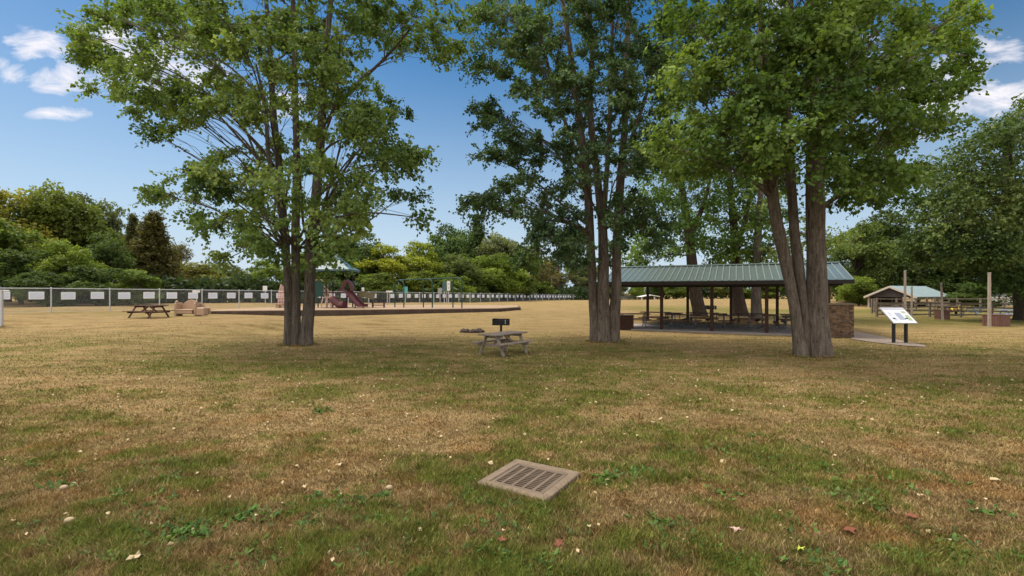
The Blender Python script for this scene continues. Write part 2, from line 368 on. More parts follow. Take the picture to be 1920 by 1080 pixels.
M_fascia = mat_simple('dark_fascia', (.035, .028, .025), .8)
M_stone = mat_stone()
M_galv = mat_simple('galvanised_steel', (.50, .51, .52), .5, .3, .12)
M_chain = mat_chain()
M_sign = mat_simple('white_sign', (.78, .79, .82), .5, 0, .04)
M_signlines = mat_simple('sign_print', (.45, .47, .52), .6, 0, .05)
M_green = mat_simple('dark_green_paint', (.012, .055, .042), .45, 0, .15)
M_teal = mat_simple('teal_plastic', (.06, .125, .135), .4, 0, .1)
M_tealsign = mat_simple('teal_sign_face', (.10, .36, .33), .5, 0, .1)
M_maroon = mat_simple('maroon_plastic', (.095, .028, .03), .4, 0, .15)
M_tanp = mat_simple('tan_plastic', (.42, .285, .19), .55, 0, .12)
M_pink = mat_simple('faded_pink_plastic', (.56, .36, .31), .55, 0, .12)
M_panel = mat_simple('panel_face', (.72, .74, .78), .35, 0, .03)
M_print = mat_simple('panel_print', (.36, .40, .50), .4, 0, .3, 30)
M_printg = mat_simple('panel_print_green', (.35, .42, .25), .4, 0, .3, 30)
M_printh = mat_simple('panel_heading', (.50, .50, .56), .4, 0, .15, 40)
M_dead = mat_simple('fallen_leaf_pale', (.46, .36, .21), .8, 0, .3, 20, kind='World')
M_deadb = mat_simple('fallen_leaf_brown', (.17, .06, .03), .8, 0, .3)
M_yleaf = mat_simple('fallen_leaf_yellow', (.36, .42, .05), .7, 0, .2)
M_mush = mat_simple('mushroom_pale', (.36, .28, .17), .8, 0, .4)
M_house = mat_simple('grey_siding', (.30, .32, .30), .8, 0, .1)
M_white = mat_simple('white_paint', (.72, .72, .70), .6, 0, .05)
M_glass = mat_simple('window_dark', (.03, .035, .04), .15, 0, .05)
M_blue = mat_simple('pale_blue_paint', (.34, .42, .56), .5, 0, .1)
M_yellow = mat_simple('yellow_plastic', (.62, .38, .06), .5, 0, .1)
M_weed = mat_leaf('weed_leaves', (.03, .075, .016), (.06, .135, .024), (.13, .22, .04), .2)

# ------------------------------------------------------------------ the lawn
TANP = [(720,800,190,34,1.0),(840,838,90,26,.9),(560,885,150,34,1.0),(540,925,110,26,1.0),(430,790,200,28,.6),(700,945,80,25,.6),(1700,840,260,26,1.0),(1170,785,70,14,.9),(1340,790,110,14,.6),
        (1820,960,170,70,1.1),(1260,900,130,26,.6),(1230,950,110,22,.8),(1500,770,150,18,.6),(250,710,260,16,.7),(1000,1010,120,22,.5),(300,830,200,24,.5),(1440,960,130,40,.5),(180,760,200,20,.5),
        (1350,650,150,8,.5),(1700,690,200,16,.6),(60,900,110,40,.4),(1110,880,35,14,.8),(560,651,60,6,.9),(900,970,60,18,.5),(1540,1040,120,30,.4)]
GRNP = [(600,775,40,9,1.0),(550,750,30,6,.5),(330,880,70,16,.8),(1380,860,170,26,.8),(1050,745,260,40,.45),(1000,790,180,28,.35),(960,1000,130,40,.8),(1160,895,70,22,.9),(880,905,80,22,.6),(280,1010,140,50,.7),
        (700,900,120,26,.4),(480,960,130,30,.5),(1300,985,110,28,.7),(1640,960,90,26,.7),(1720,1030,110,26,.6),(1560,900,130,14,.6),(1250,755,180,20,.35),(640,1060,160,36,.5),(1050,1070,170,22,.8),(350,690,250,16,.5),
        (700,690,280,14,.45),(1150,700,200,14,.4),(1350,1075,200,30,.3),(120,960,90,24,.5),(1880,800,80,30,.4),(880,650,260,10,.4),(1840,750,100,20,.2),(1350,930,50,12,.5),(900,700,250,14,.3)]
def green(X, Y):
    X = np.asarray(X, float); Y = np.asarray(Y, float); Ys = np.maximum(Y, 2.2)
    px = 960+F*X/Ys; py = HZ+F*CAMH/Ys
    w = fbm(X*.8, Y*.8, 5)-.5; w2 = fbm(X*.8+40, Y*.8, 9)-.5
    g = .42 + .45*(fbm(X*.25, Y*.25, 3)-.5) + .75*(fbm(X*1.0, Y*1.3, 21)-.5)
    g = g + .04*np.clip((py-820)/200, 0, 1) + 1.7*(fbm(X*2.6, Y*2.9, 41)-.5)
    pxw = px+w*160*(py-HZ)/300; pyw = py+w2*70*(py-HZ)/300
    for (a, b, ra, rb, s) in GRNP: g = g + .6*s*np.exp(-((pxw-a)/ra)**2-((pyw-b)/rb)**2)
    for (a, b, ra, rb, s) in TANP: g = g - .8*s*np.exp(-((pxw-a)/ra)**2-((pyw-b)/rb)**2)
    far = np.clip((Y-17)/7, 0, 1); strip = .75*np.exp(-((Y-50)/13)**2)*(X > 9)*np.clip((X-9)/6, 0, 1) + .65*np.exp(-((Y-32)/6.0)**2)*np.clip((X-17)/4, 0, 1) + .25*np.exp(-((Y-31)/2.5)**2)*(X < -20)
    g = g*(1-far) + far*(.10 + .3*(fbm(X*.12, Y*.12, 33)-.5) + strip)
    return np.clip(g, -.25, 1.1)
def make_ground():
    def axis(lo, hi, n, k): t = np.linspace(-1, 1, n); s = np.sinh(t*k)/math.sinh(k); return np.where(s < 0, -s*lo, s*hi)
    xs = axis(-900, 900, 420, 5.5); t = np.linspace(0, 1, 460)
    ys = np.concatenate([np.linspace(-60, -1, 24), (np.sinh(t*6.0)/math.sinh(6.0))*1400])
    XX, YY = np.meshgrid(xs, ys); ZZ = G(XX, YY) + .05*(fbm(XX*.35, YY*.35, 2)-.5)
    nx, ny = len(xs), len(ys); v = np.stack([XX.ravel(), YY.ravel(), ZZ.ravel()], 1)
    i = np.arange(ny-1)[:, None]*nx + np.arange(nx-1)[None, :]; i = i.ravel()
    o = link('ground', set_mesh('ground', v, np.stack([i, i+1, i+1+nx, i+nx], 1), M_ground, True, {'green': green(v[:, 0], v[:, 1])}))
    tag(o, 'dry tan and green mown lawn under the trees', None, None, 'structure')
make_ground()
def gz(X, Y):
    X = np.asarray(X, float); Y = np.asarray(Y, float); return G(X, Y) + .05*(fbm(X*.35, Y*.35, 2)-.5)
def z1(X, Y): return float(gz(np.array([X]), np.array([Y]))[0])

def in_grate(X, Y):
    c = np.array([.19, 5.10]); e = np.array([.845, -.535]); e = e/np.linalg.norm(e); n = np.array([-e[1], e[0]])
    a = (X-c[0])*e[0]+(Y-c[1])*e[1]; b = (X-c[0])*n[0]+(Y-c[1])*n[1]
    return (np.abs(a) < .45) & (np.abs(b) < .44)
def make_grass():
    n = 560000
    px = rng.uniform(-160, 2080, n)+rng.normal(0, 260, n)*(rng.uniform(0, 1, n) < .55); q = rng.uniform(0, 1, n); py = 622+q**.8*(1180-622)
    # thinner cover out to the sides and just in front of the frame
    m = 150000; px2 = rng.normal(960, 1500, m); px2 = px2[(px2 < -100) | (px2 > 2020)]; py2 = 622+rng.uniform(0, 1, len(px2))**.8*(1180-622)
    px = np.concatenate([px, px2]); py = np.concatenate([py, py2]); Y = F*CAMH/(py-HZ); X = (px-960)*Y/F
    X = np.append(X, rng.uniform(-7.5, 7.5, 110000)); Y = np.append(Y, rng.uniform(-.5, 3.0, 110000)); n = len(X)
    g = green(X, Y); h = fbm(X*6, Y*6, 50)
    keep = ~in_grate(X, Y) & (rng.uniform(0, 1, n) < .45+.8*h)
    X, Y, g = X[keep], Y[keep], g[keep]; hk = h[keep]; tall = np.ones(len(X))
    for (bx_, by_, D_, r0_, m_) in ((558, 648, 18, .56, 900), (1134, 641, 19.3, .60, 900), (1525, 667, 15.1, .60, 1100)):
        a_ = rng.uniform(0, 2*math.pi, m_); rr = r0_+np.abs(rng.normal(0, .10, m_)); X = np.append(X, (bx_-960)*D_/F+rr*np.cos(a_)); Y = np.append(Y, D_+rr*np.sin(a_)*.7)
        g = np.append(g, rng.uniform(.0, .5, m_)); hk = np.append(hk, np.full(m_, .5)); tall = np.append(tall, np.full(m_, 1.7))
    e_ = np.array([.845, -.535]); n_ = np.array([.535, .845]); m_ = 1500; sd = rng.integers(0, 4, m_); u_ = rng.uniform(-.44, .44, m_); o_ = .425+np.abs(rng.normal(0, .03, m_))
    qa = np.where(sd == 0, u_, np.where(sd == 1, u_, np.where(sd == 2, o_, -o_))); qb = np.where(sd == 0, -o_, np.where(sd == 1, o_, u_))
    k_ = (sd == 0) | (rng.uniform(0, 1, m_) < .35); qa, qb = qa[k_], qb[k_]; m_ = len(qa)
    X = np.append(X, .19+e_[0]*qa+n_[0]*qb); Y = np.append(Y, 5.10+e_[1]*qa+n_[1]*qb); g = np.append(g, rng.uniform(.2, 1.0, m_)); hk = np.append(hk, np.full(m_, .5)); tall = np.append(tall, np.full(m_, 1.5))
    n = len(X); Z = gz(X, Y)
    rnd = np.clip(rng.normal(.5, .24, n), 0, 1)
    gl = np.clip(g + rng.normal(0, .30, n) + 1.5*(fbm(X*4.5, Y*4.5, 60)-.5) + .8*(fbm(X*14, Y*14, 61, 3)-.5), 0, 1); gl = gl*gl*(3-2*gl)
    H = (.018 + .03*np.clip(g, 0, 1) + .028*rng.uniform(0, 1, n)**2)*(1+.5*(hk-.5))*tall; Wd = .0035*(1+np.maximum(Y, 1)/5.5)*rng.uniform(.7, 1.4, n)*np.where(Y < 2.85, 1.8, 1)
    a = rng.uniform(0, 2*math.pi, n); lean = rng.uniform(.2, 1.3, n)*H; b = rng.uniform(0, 2*math.pi, n)
    v = np.zeros((n, 3, 3)); v[:, 0, 0] = X-np.cos(a)*Wd; v[:, 0, 1] = Y-np.sin(a)*Wd; v[:, 1, 0] = X+np.cos(a)*Wd; v[:, 1, 1] = Y+np.sin(a)*Wd
    v[:, 0, 2] = v[:, 1, 2] = Z-.006; v[:, 2, 0] = X+np.cos(b)*lean; v[:, 2, 1] = Y+np.sin(b)*lean; v[:, 2, 2] = Z+H
    o = link('grass', set_mesh('grass', v.reshape(-1, 3), np.arange(3*n).reshape(-1, 3), M_blade, False, {'green': np.repeat(gl, 3), 'rnd': np.repeat(rnd, 3)}))
    tag(o, 'short half dry grass blades covering the lawn', 'grass', None, 'stuff')
make_grass()

def leaf_quads(p, d, nrm, L, Wr=.8, fold=.12):
    """kite shaped leaves: p base, d direction, nrm normal, L length"""
    s = np.cross(d, nrm); s /= np.linalg.norm(s, axis=1)[:, None]+1e-9; nn = np.cross(s, d)
    Lc = L[:, None]; v = np.zeros((len(p), 4, 3))
    v[:, 0] = p; v[:, 1] = p+d*Lc*.45+s*Lc*Wr/2+nn*Lc*fold; v[:, 2] = p+d*Lc; v[:, 3] = p+d*Lc*.45-s*Lc*Wr/2+nn*Lc*fold
    return v.reshape(-1, 3), np.arange(4*len(p)).reshape(-1, 4)
def unit(a): return a/(np.linalg.norm(a, axis=-1, keepdims=True)+1e-9)

def make_weeds():
    spots = [(575,995,8),(340,1020,10),(390,1005,6),(720,935,8),(645,945,7),(250,1035,8),(310,880,6),(270,950,5),(1600,945,9),(1640,960,8),(1560,925,5),(1280,990,9),(1700,1060,8),(1760,1020,6),(1160,892,10),(1200,885,7),(1120,900,6),
             (1000,1060,8),(905,1035,6),(500,970,7),(100,920,4),(1850,962,6),(1690,925,5),(880,910,6),(960,945,9),(1010,960,9),(930,985,6),(1350,930,5),(600,775,8),(1540,1060,6),(190,1070,6),(480,1045,8),(820,1060,7),(1330,1010,5),(1480,990,5),(1800,1070,5),(60,1050,5)]
    rr_ = np.random.default_rng(4)
    for _ in range(110):
        a_, b_ = rr_.uniform(0, 1920), 790+290*rr_.uniform(0, 1)**.7; Y_ = F*CAMH/(b_-HZ)
        if green(np.array([(a_-960)*Y_/F]), np.array([Y_]))[0] > .35: spots.append((a_, b_, int(rr_.integers(2, 6))))
    Pp = []; Dd = []; Nn = []; Ls = []; T = []
    for (px, py, k) in spots:
        Y = F*CAMH/(py-HZ); X = (px-960)*Y/F
        for _ in range(k*2):
            cx = X+rng.normal(0, .10); cy = Y+rng.normal(0, .10)
            if in_grate(np.array([cx]), np.array([cy]))[0]: continue
            z = z1(cx, cy); m = rng.integers(5, 9)
            for j in range(m):
                a = rng.uniform(0, 2*math.pi); e = rng.uniform(.15, .8)
                Pp.append((cx, cy, z)); Dd.append((math.cos(a)*math.cos(e), math.sin(a)*math.cos(e), math.sin(e))); Nn.append((rng.normal(0, .2), rng.normal(0, .2), 1)); Ls.append(rng.uniform(.035, .085)); T.append(rng.uniform(0, 1))
    v, f = leaf_quads(np.array(Pp), unit(np.array(Dd)), unit(np.array(Nn)), np.array(Ls), .42)
    tag(link('weeds', set_mesh('weeds', v, f, M_weed, False, {'tint': np.repeat(T, 4)})), 'low green broadleaf weeds scattered in the dry lawn', 'weeds', None, 'stuff')
    # pale fallen leaves sprinkled over the lawn
    n = 4400; px = rng.uniform(-150, 2070, n); py = 640+rng.uniform(0, 1, n)**1.5*430; Y = F*CAMH/(py-HZ); X = (px-960)*Y/F
    dens = np.exp(-((px-1000)/700)**2)*np.exp(-((py-700)/90)**2)+.06; k = rng.uniform(0, 1, n) < dens; X, Y = X[k], Y[k]
    k = ~in_grate(X, Y); X, Y = X[k], Y[k]; n = len(X)
    p = np.stack([X, Y, gz(X, Y)+.03], 1); a = rng.uniform(0, 2*math.pi, n); d = np.stack([np.cos(a), np.sin(a), rng.normal(0, .35, n)], 1)
    v, f = leaf_quads(p, unit(d), unit(np.stack([rng.normal(0, .4, n), rng.normal(0, .4, n), np.ones(n)], 1)), rng.uniform(.018, .045, n)*(1+Y/20), .75, .2)
    tag(link('leaf_litter', set_mesh('leaf_litter', v, f, M_dead)), 'small pale fallen leaves scattered over the lawn', 'leaf litter', None, 'stuff')
make_weeds()

def fallen_leaf(px, py, L, mat, label, name='fallen_leaf'):
    Y = F*CAMH/(py-HZ); X = (px-960)*Y/F; z = z1(X, Y)+.035; mb = MB(); pts = []
    a0 = random.uniform(0, 6.28)
    for k in range(10):
        r = L*(.5 if k % 2 == 0 else .27)*random.uniform(.8, 1.15); a = a0+2*math.pi*k/10; pts.append((X+r*math.cos(a), Y+r*math.sin(a), z+random.uniform(-.01, .022)))
    n = len(pts); c = (X, Y, z+.012); vs = pts+[c]+[(x, y, zz-.003) for x, y, zz in pts]+[(c[0], c[1], c[2]-.003)]
    fs = [(i, (i+1) % n, n) for i in range(n)]+[(n+1+(i+1) % n, n+1+i, 2*n+1) for i in range(n)]+[(i, n+1+i, n+1+(i+1) % n, (i+1) % n) for i in range(n)]
    mb.add(vs, fs); tag(mb.build(name, mat), label, 'leaf', 'single leaves fallen on the near lawn')
fallen_leaf(1048, 1026, .10, M_deadb, 'dark red brown leaf lying in the grass below the drain grate')
fallen_leaf(943, 1018, .09, M_deadb, 'brown curled leaf lying left of the red brown one, below the drain grate')
fallen_leaf(1590, 1010, .13, M_deadb, 'dark brown leaf on the dry patch in the bottom right of the lawn')
fallen_leaf(1500, 1042, .08, M_yleaf, 'yellow green leaf lying in the grass near the lower right')
fallen_leaf(1865, 902, .12, M_dead, 'tan leaf lying on the lawn near the right edge')
fallen_leaf(1380, 1000, .10, M_pink, 'pale pinkish leaf in the grass to the left of the dark brown one')
fallen_leaf(638, 877, .11, M_dead, 'tan leaf on the dry patch left of the drain grate')
fallen_leaf(255, 1068, .13, M_dead, 'long pale leaf at the bottom left of the lawn')
fallen_leaf(920, 873, .07, M_dead, 'pale leaf lying at the left corner of the drain grate')
fallen_leaf(1710, 985, .12, M_deadb, 'reddish leaf among green weeds near the lower right')
def mushroom(px, py, r, label):
    Y = F*CAMH/(py-HZ); X = (px-960)*Y/F; z = z1(X, Y)
    t = thing('mushroom', (X, Y, z), label, 'mushroom', 'pale mushrooms in the lawn')
    MB().tube([(X, Y, z-.01), (X, Y, z+r*.9)], [r*.35, r*.3], 8).build('stem', M_mush, t)
    MB().ball((X, Y, z+r*1.0), r, 12, 6, (1, .9, .6)).build('cap', M_mush, t, True)
mushroom(120, 925, .036, 'round cream mushroom in the grass near the left edge')
mushroom(130, 1000, .038, 'cream mushroom below the round one near the left edge')
mushroom(730, 920, .035, 'small whitish mushroom in green weeds left of the drain grate')

# ------------------------------------------------------------------ drain grate
def make_grate():
    L_ = np.array([-.383, 4.93]); T_ = np.array([.05, 5.62]); R_ = np.array([.777, 5.18]); B_ = np.array([.30, 4.52])
    e = unit((R_-T_)+(B_-L_)); n = np.array([-e[1], e[0]]); c = (L_+T_+R_+B_)/4; c = np.array([.19, 5.10]); h = .41
    rz = math.atan2(e[1], e[0]); z = z1(c[0], c[1])
    t = thing('drain_grate', (c[0], c[1], z), 'square rusty drain grate in a concrete frame set in the near lawn', 'drain grate')
    w = lambda a, b, zz: (c[0]+e[0]*a+n[0]*b, c[1]+e[1]*a+n[1]*b, zz)
    fr = MB(); fw = .10
    for s in (-1, 1):
        fr.box(w(0, s*(h-fw/2), z-.045), (2*h, fw, .19), rz, bev=.012); fr.box(w(s*(h-fw/2), 0, z-.046), (fw, 2*h-2*fw, .19), rz, bev=.008)
    fr.build('frame', M_conc, t)
    gi = h-fw-.006; gb = MB(); zt = z+.026
    for s in (-1, 1): gb.box(w(0, s*(gi-.02), zt), (2*gi, .04, .03), rz); gb.box(w(s*(gi-.02), 0, zt-.001), (.04, 2*gi-.08, .03), rz)
    for k in range(1, 5): gb.box(w(-gi+2*gi*k/5, 0, zt-.002), (.03, 2*gi-.08, .03), rz)
    for k in range(1, 14): gb.box(w(0, -gi+2*gi*k/14, zt-.004), (2*gi-.08, .012, .03), rz)
    gb.build('grating', M_grate, t)
    MB().box(w(0, 0, z-.10), (2*gi, 2*gi, .05), rz).build('pit', M_iron, t)
make_grate()

# ------------------------------------------------------------------ picnic tables
def picnic_table(mat, L=1.75, H=.70, wtop=.74, boff=.55, bw=.26, leg_sp=.55, seat=.42, label='', cat='picnic table', group=None, pipe=None):
    t = thing('picnic_table', (0, 0, 0), label, cat, group)
    mb = MB(); k = 5; bwid = wtop/k
    for i in range(k): mb.box((random.uniform(-.01, .01), -wtop/2+bwid*(i+.5), H-.02), (L, bwid-.012, .04), bev=.004)
    mb.build('table_top', mat, t)
    for s in (-1, 1):
        b = MB(); b.box((random.uniform(-.01, .01), s*boff-.0-bw*.25, seat-.02), (L, bw/2-.01, .04), bev=.004).box((0, s*boff+bw*.25, seat-.02), (L, bw/2-.01, .04), bev=.004); b.build('bench', mat, t)
    for s in (-1, 1):
        x = s*L*.34
        if pipe:
            for q in (-1, 1):
                MB().tube([(x, q*.18, H-.05), (x, q*.22, .18), (x, q*(boff-.12), .06), (x, q*boff, .03)], .022, 6).tube([(x, q*.22, .2), (x, q*boff, .22), (x, q*boff, seat-.04)], .022, 6).build('leg', pipe, t)
        else:
            for q in (-1, 1): MB().beam((x+.02*s, q*leg_sp, 0), (x+.02*s, q*wtop*.28, H-.05), .045, .10, (1, 0, 0)).build('leg', mat, t)
            MB().box((x-.035*s, 0, seat-.09), (.04, 2*boff+.20, .09)).box((x-.035*s, 0, H-.09), (.04, wtop-.06, .09)).build('crossbeam', mat, t)
            MB().beam((x-.05*s, 0, seat-.10), (s*.06, 0, H-.08), .04, .08).build('brace', mat, t)
    return t
def put(o, X, Y, rz, z=None, tilt=0): o.location = (X, Y, z1(X, Y) if z is None else z); o.rotation_euler = (tilt, 0, rz); return o
t1 = picnic_table(M_wood_grey, 1.70, .69, .74, .53, .25, .50, label='weathered grey wooden picnic table in front of the black grill')
put(t1, -.28, 15.75, math.radians(52))
t2 = picnic_table(M_wood_dark, 1.95, .74, .76, .68, .27, .66, label='dark brown wooden picnic table beside the tan play bench')
put(t2, -21.4, 28.3, math.radians(-12))

# pedestal grill
def grill(px, D, ztop, w, label, name='pedestal_grill'):
    X = (px-960)*D/F; z = z1(X, D); t = thing(name, (X, D, z), label, 'grill')
    h = .24
    MB().tube([(X, D, z-.05), (X, D, ztop-h)], .045, 10).build('post', M_iron, t)
    b = MB(); zc = ztop-h/2
    b.box((X, D+.22, zc), (w, .012, h)).box((X-w/2+.006, D, zc-.002), (.012, .43, h)).box((X+w/2-.006, D, zc-.002), (.012, .43, h)).box((X, D, ztop-h+.006), (w-.024, .43, .012)).box((X, D-.22, zc-.015), (w, .012, h-.05))
    b.box((X-w*.33, D+.05, ztop+.004), (w*.3, .3, .02))
    b.build('firebox', M_iron, t)
    g = MB()
    for k in range(12): g.box((X-w*.42+k*w*.84/11, D, ztop-.05), (.012, .42, .012))
    g.build('cooking_grate', M_grate, t)
    MB().tube([(X+w*.25, D-.228, zc+.08), (X+w*.25, D-.27, zc+.08), (X+w*.25, D-.27, zc-.07), (X+w*.25, D-.228, zc-.07)], .011, 6).build('handle', M_galv, t)
grill(939.5, 19.0, 2-(598-HZ)*19/F, .68, 'black pedestal park grill standing behind the grey picnic table')
grill(1332, 31.5, 2-(573-HZ)*31.5/F, .62, 'dark pedestal grill standing behind the pavilion beside a leaning trunk')

# fire ring of blackened stones
def fire_ring():
    cx, cy = (886-960)*23.3/F, 23.3; z = z1(cx, cy)
    t = thing('fire_ring', (cx, cy, z), 'low ring of dark stones around a fire pit behind the grey picnic table', 'fire ring')
    for k in range(11):
        a = 2*math.pi*k/11+random.uniform(-.12, .12); r = .46+random.uniform(-.06, .06); s = random.uniform(.10, .16)
        mb = MB(); mb.ball((cx+r*math.cos(a), cy+r*math.sin(a)*.9, z+s*.4), s, 7, 5, (1.2, .9, .75)); mb.v = [(x+random.uniform(-.02, .02), y+random.uniform(-.02, .02), zz+random.uniform(-.02, .02)) for x, y, zz in mb.v]
        mb.build('stone', M_stone2, t)
    MB().prism([(cx+.36*math.cos(i*.7854), cy+.34*math.sin(i*.7854)) for i in range(8)], z-.02, z+.035).build('ash', M_iron, t)
M_stone2 = mat_simple('sooty_stone', (.07, .052, .045), .9, 0, .5, 8)
fire_ring()

# ------------------------------------------------------------------ information panel
def info_panel():
    Yb, Yt = 18.5, 19.2; TL, TR = P(1650, 577, Yt), P(1697.5, 577, Yt); BL, BR = P(1676, 605.5, Yb), P(1719, 605.5, Yb)
    xl = (TL[0]+BL[0])/2; xr = xl+.90; zt, zb = TL[2], BL[2]; cx = (xl+xr)/2; z = z1(cx, 18.7)
    t = thing('information_panel', (cx, 18.7, z), 'tilted white information panel on two black posts beside the path', 'information sign')
    d = Vector((0, Yt-Yb, zt-zb)); nrm = Vector((0, -(zt-zb), Yt-Yb)).normalized(); o0 = Vector((xl, Yb, zb)); Lh = d.length; dn = d.normalized()
    def slab(a0, a1, b0, b1, h0, h1): # a along x 0..1, b up 0..1
        q = [o0+Vector(((xr-xl)*a, 0, 0))+dn*(Lh*b)+nrm*h0 for a, b in ((a0, b0), (a1, b0), (a1, b1), (a0, b1))]
        return q, nrm*(h1-h0)
    q, o = slab(0, 1, 0, 1, -.03, 0); MB().extr(q, o).build('panel', M_panel, t)
    fr = MB()
    for a in ((-.012, 0, -.012, 1.012), (1, 1.012, -.012, 1.012), (0, 1, -.012, 0), (0, 1, 1, 1.012)):
        q, o = slab(*a, -.034, .006); fr.extr(q, o)
    fr.build('frame', M_galv, t)
    q, o = slab(.02, .98, .84, .98, .001, .003); MB().extr(q, o).build('heading', M_printh, t)
    mb = MB(); q, o = slab(.40, .66, .20, .66, .001, .003); mb.extr(q, o)
    for k in range(5):
        q, o = slab(.12, .20+.04*(k % 2), .66-.05*k, .68-.05*k, .001, .003); mb.extr(q, o)
        q, o = slab(.16, .26+.03*(k % 3), .36-.05*k, .375-.05*k, .001, .003); mb.extr(q, o)
    mb.build('printed_text', M_print, t)
    mb = MB(); q, o = slab(.74, .92, .62, .76, .001, .003); mb.extr(q, o); q, o = slab(.76, .93, .15, .5, .001, .0025); mb.extr(q, o); mb.build('printed_picture', M_printg, t)
    for px in (1675.5, 1698.5):
        X = (px-960)*18.72/F; mb = MB(); mb.box((X, 18.72, (z+.95)/2), (.085, .085, .95-z+.1)); mb.build('post', M_iron, t)
        MB().box((X+.02, 18.72, z+.012), (.34, .26, .035), bev=.01).build('footing', M_conc, t)
info_panel()

# ------------------------------------------------------------------ pavilion
FD = np.array([.905, -.425]); FN = np.array([.425, .905]); F0 = np.array([7.73, 24.8])
def fp(t, w, z): q = F0+FD*t+FN*w; return (q[0], q[1], z)
PRZ = math.atan2(FD[1], FD[0])
SLAB_Z = .085
def pavilion():
    T0, T1 = -2.95, 8.1
    root = thing('picnic_pavilion', fp(2.4, 2.7, 0), 'long open picnic pavilion with green metal roof on brown posts', 'pavilion')
    sb = MB(); q = [fp(T0, -.35, 0), fp(T1-.3, -.35, 0), fp(T1-.3, 5.6, 0), fp(T0, 5.6, 0)]; sb.prism([(a[0], a[1]) for a in q], -.3, SLAB_Z); sb.build('floor_slab', M_slab, root)
    for t in (-2.4, 0, 2.4, 4.8, 7.2): MB().beam(fp(t, 0, SLAB_Z), fp(t, 0, 2.32), .15, .15, (FD[0], FD[1], 0)).build('post', M_wood_post, root)
    for t in (-4.0+2.4, .79, 3.2, 5.6, 7.4): MB().beam(fp(t, 5.45, SLAB_Z), fp(t, 5.45, 2.32), .15, .15, (FD[0], FD[1], 0)).build('post', M_wood_post, root)
    for w in (0, 5.45): MB().beam(fp(T0+.3, w, 2.42), fp(T1-.3, w, 2.42), .16, .22).build('eave_beam', M_fascia, root)
    rf = MB(); rafters = MB()
    ez, rzg, we, wr = 2.52, 3.42, -.72, 2.725
    for sgn in (0, 1):
        w0 = we if sgn == 0 else 5.45-we
        rf.extr([fp(T0, w0, ez), fp(T1, w0, ez), fp(T1, wr, rzg), fp(T0, wr, rzg)], (0, 0, .035))
        for k in range(10):
            t = T0+.35+k*(T1-T0-.7)/9; wa = w0+(.12 if sgn == 0 else -.12); rafters.beam(fp(t, wa, ez-.06), fp(t, wr, rzg-.06), .05, .12)
    rf_o = rf.build('roof', M_roof, root)
    rb = MB(); n = int((T1-T0)/.30)
    for k in range(n+1):
        t = T0+.02+(T1-T0-.04)*k/n
        for w0 in (we, 5.45-we): rb.beam(fp(t, w0+(-.01 if w0 < 0 else .01), ez+.052), fp(t, wr, rzg+.052), .042, .036)
    rb.build('roof_ribs', M_rib, rf_o)
    rc = MB(); rc.extr([fp(T0-.02, wr-.16, rzg+.045), fp(T1+.02, wr-.16, rzg+.045), fp(T1+.02, wr, rzg+.095), fp(T0-.02, wr, rzg+.095)], (0, 0, .012)); rc.extr([fp(T0-.02, wr+.001, rzg+.095), fp(T1+.02, wr+.001, rzg+.095), fp(T1+.02, wr+.16, rzg+.045), fp(T0-.02, wr+.16, rzg+.045)], (0, 0, .012))
    rc.build('ridge_cap', M_roof, rf_o)
    rafters.build('rafters', M_fascia, root)
    for w0 in (we-.025, 5.45-we+.025): MB().beam(fp(T0, w0, ez-.06), fp(T1, w0, ez-.06), .04, .17).build('fascia', M_fascia, root)
    for tt in (T0-.0, T1+.0):
        g = MB()
        for w0 in (we, 5.45-we): g.beam(fp(tt, w0, ez-.07), fp(tt, wr, rzg-.07), .045, .16)
        g.build('gable_trim', M_fascia, root)
    for tt in (T0+.3, T1-.35): MB().beam(fp(tt, 0, 2.42), fp(tt, 5.45, 2.42), .14, .2).build('tie_beam', M_fascia, root)
    # stone service wall at the end, with its timber column
    s = MB(); c = P(1566, 600, 21.15); zt = 2-(572-HZ)*20.85/F
    s.box((c[0]+.05, 21.25, zt/2-.05), (1.24, .62, zt+.1), math.radians(-4)); s.build('stone_wall', M_stone, root)
    MB().box((c[0]+.05, 21.25, zt+.035), (1.36, .72, .07), math.radians(-4), bev=.01).build('wall_cap', M_conc, root)
    MB().box((13.95, 21.35, (zt+2.45)/2+.03), (.26, .26, 2.45-zt-.06)).build('column', M_wood_post, root)
pavilion()
M_pipe = mat_simple('dull_pipe', (.16, .155, .15), .6, .2, .15)
def pav_tables():
    G_ = 'picnic tables under the pavilion roof'
    proto = picnic_table(M_wood_dark, 1.75, .74, .72, .62, .26, .5, .44, label='x', group=G_, pipe=M_pipe)
    spots = [(-1.7, 1.3, 20, 'brown picnic table on pipe legs nearest the slatted bin, front row'), (.95, 1.3, 0, 'brown picnic table between the first two front posts of the pavilion'),
             (3.5, 1.4, 5, 'brown picnic table between the second and third front posts of the pavilion'), (5.9, 1.5, 88, 'brown picnic table nearest the three-stemmed tree, front row under the pavilion'),
             (-.9, 3.9, 0, 'brown picnic table in the back row behind the slatted bin'), (1.7, 4.0, 0, 'brown picnic table in the back row, second from the bin end'),
             (4.2, 4.0, -5, 'brown picnic table in the back row, third from the bin end'), (6.5, 4.0, 0, 'brown picnic table in the back row nearest the stone wall'),
             (.3, 2.6, 84, 'brown table turned end on just behind the first front post'), (2.7, 2.7, 92, 'brown table turned end on behind the second front post'), (5.1, 2.8, 86, 'brown table turned end on behind the third front post')]
    for i, (t, w, a, lab) in enumerate(spots):
        o = proto if i == 0 else copy_tree(proto); o['label'] = lab
        q = fp(t, w, SLAB_Z); o.location = q; o.rotation_euler = (0, 0, PRZ+math.radians(a))
pav_tables()
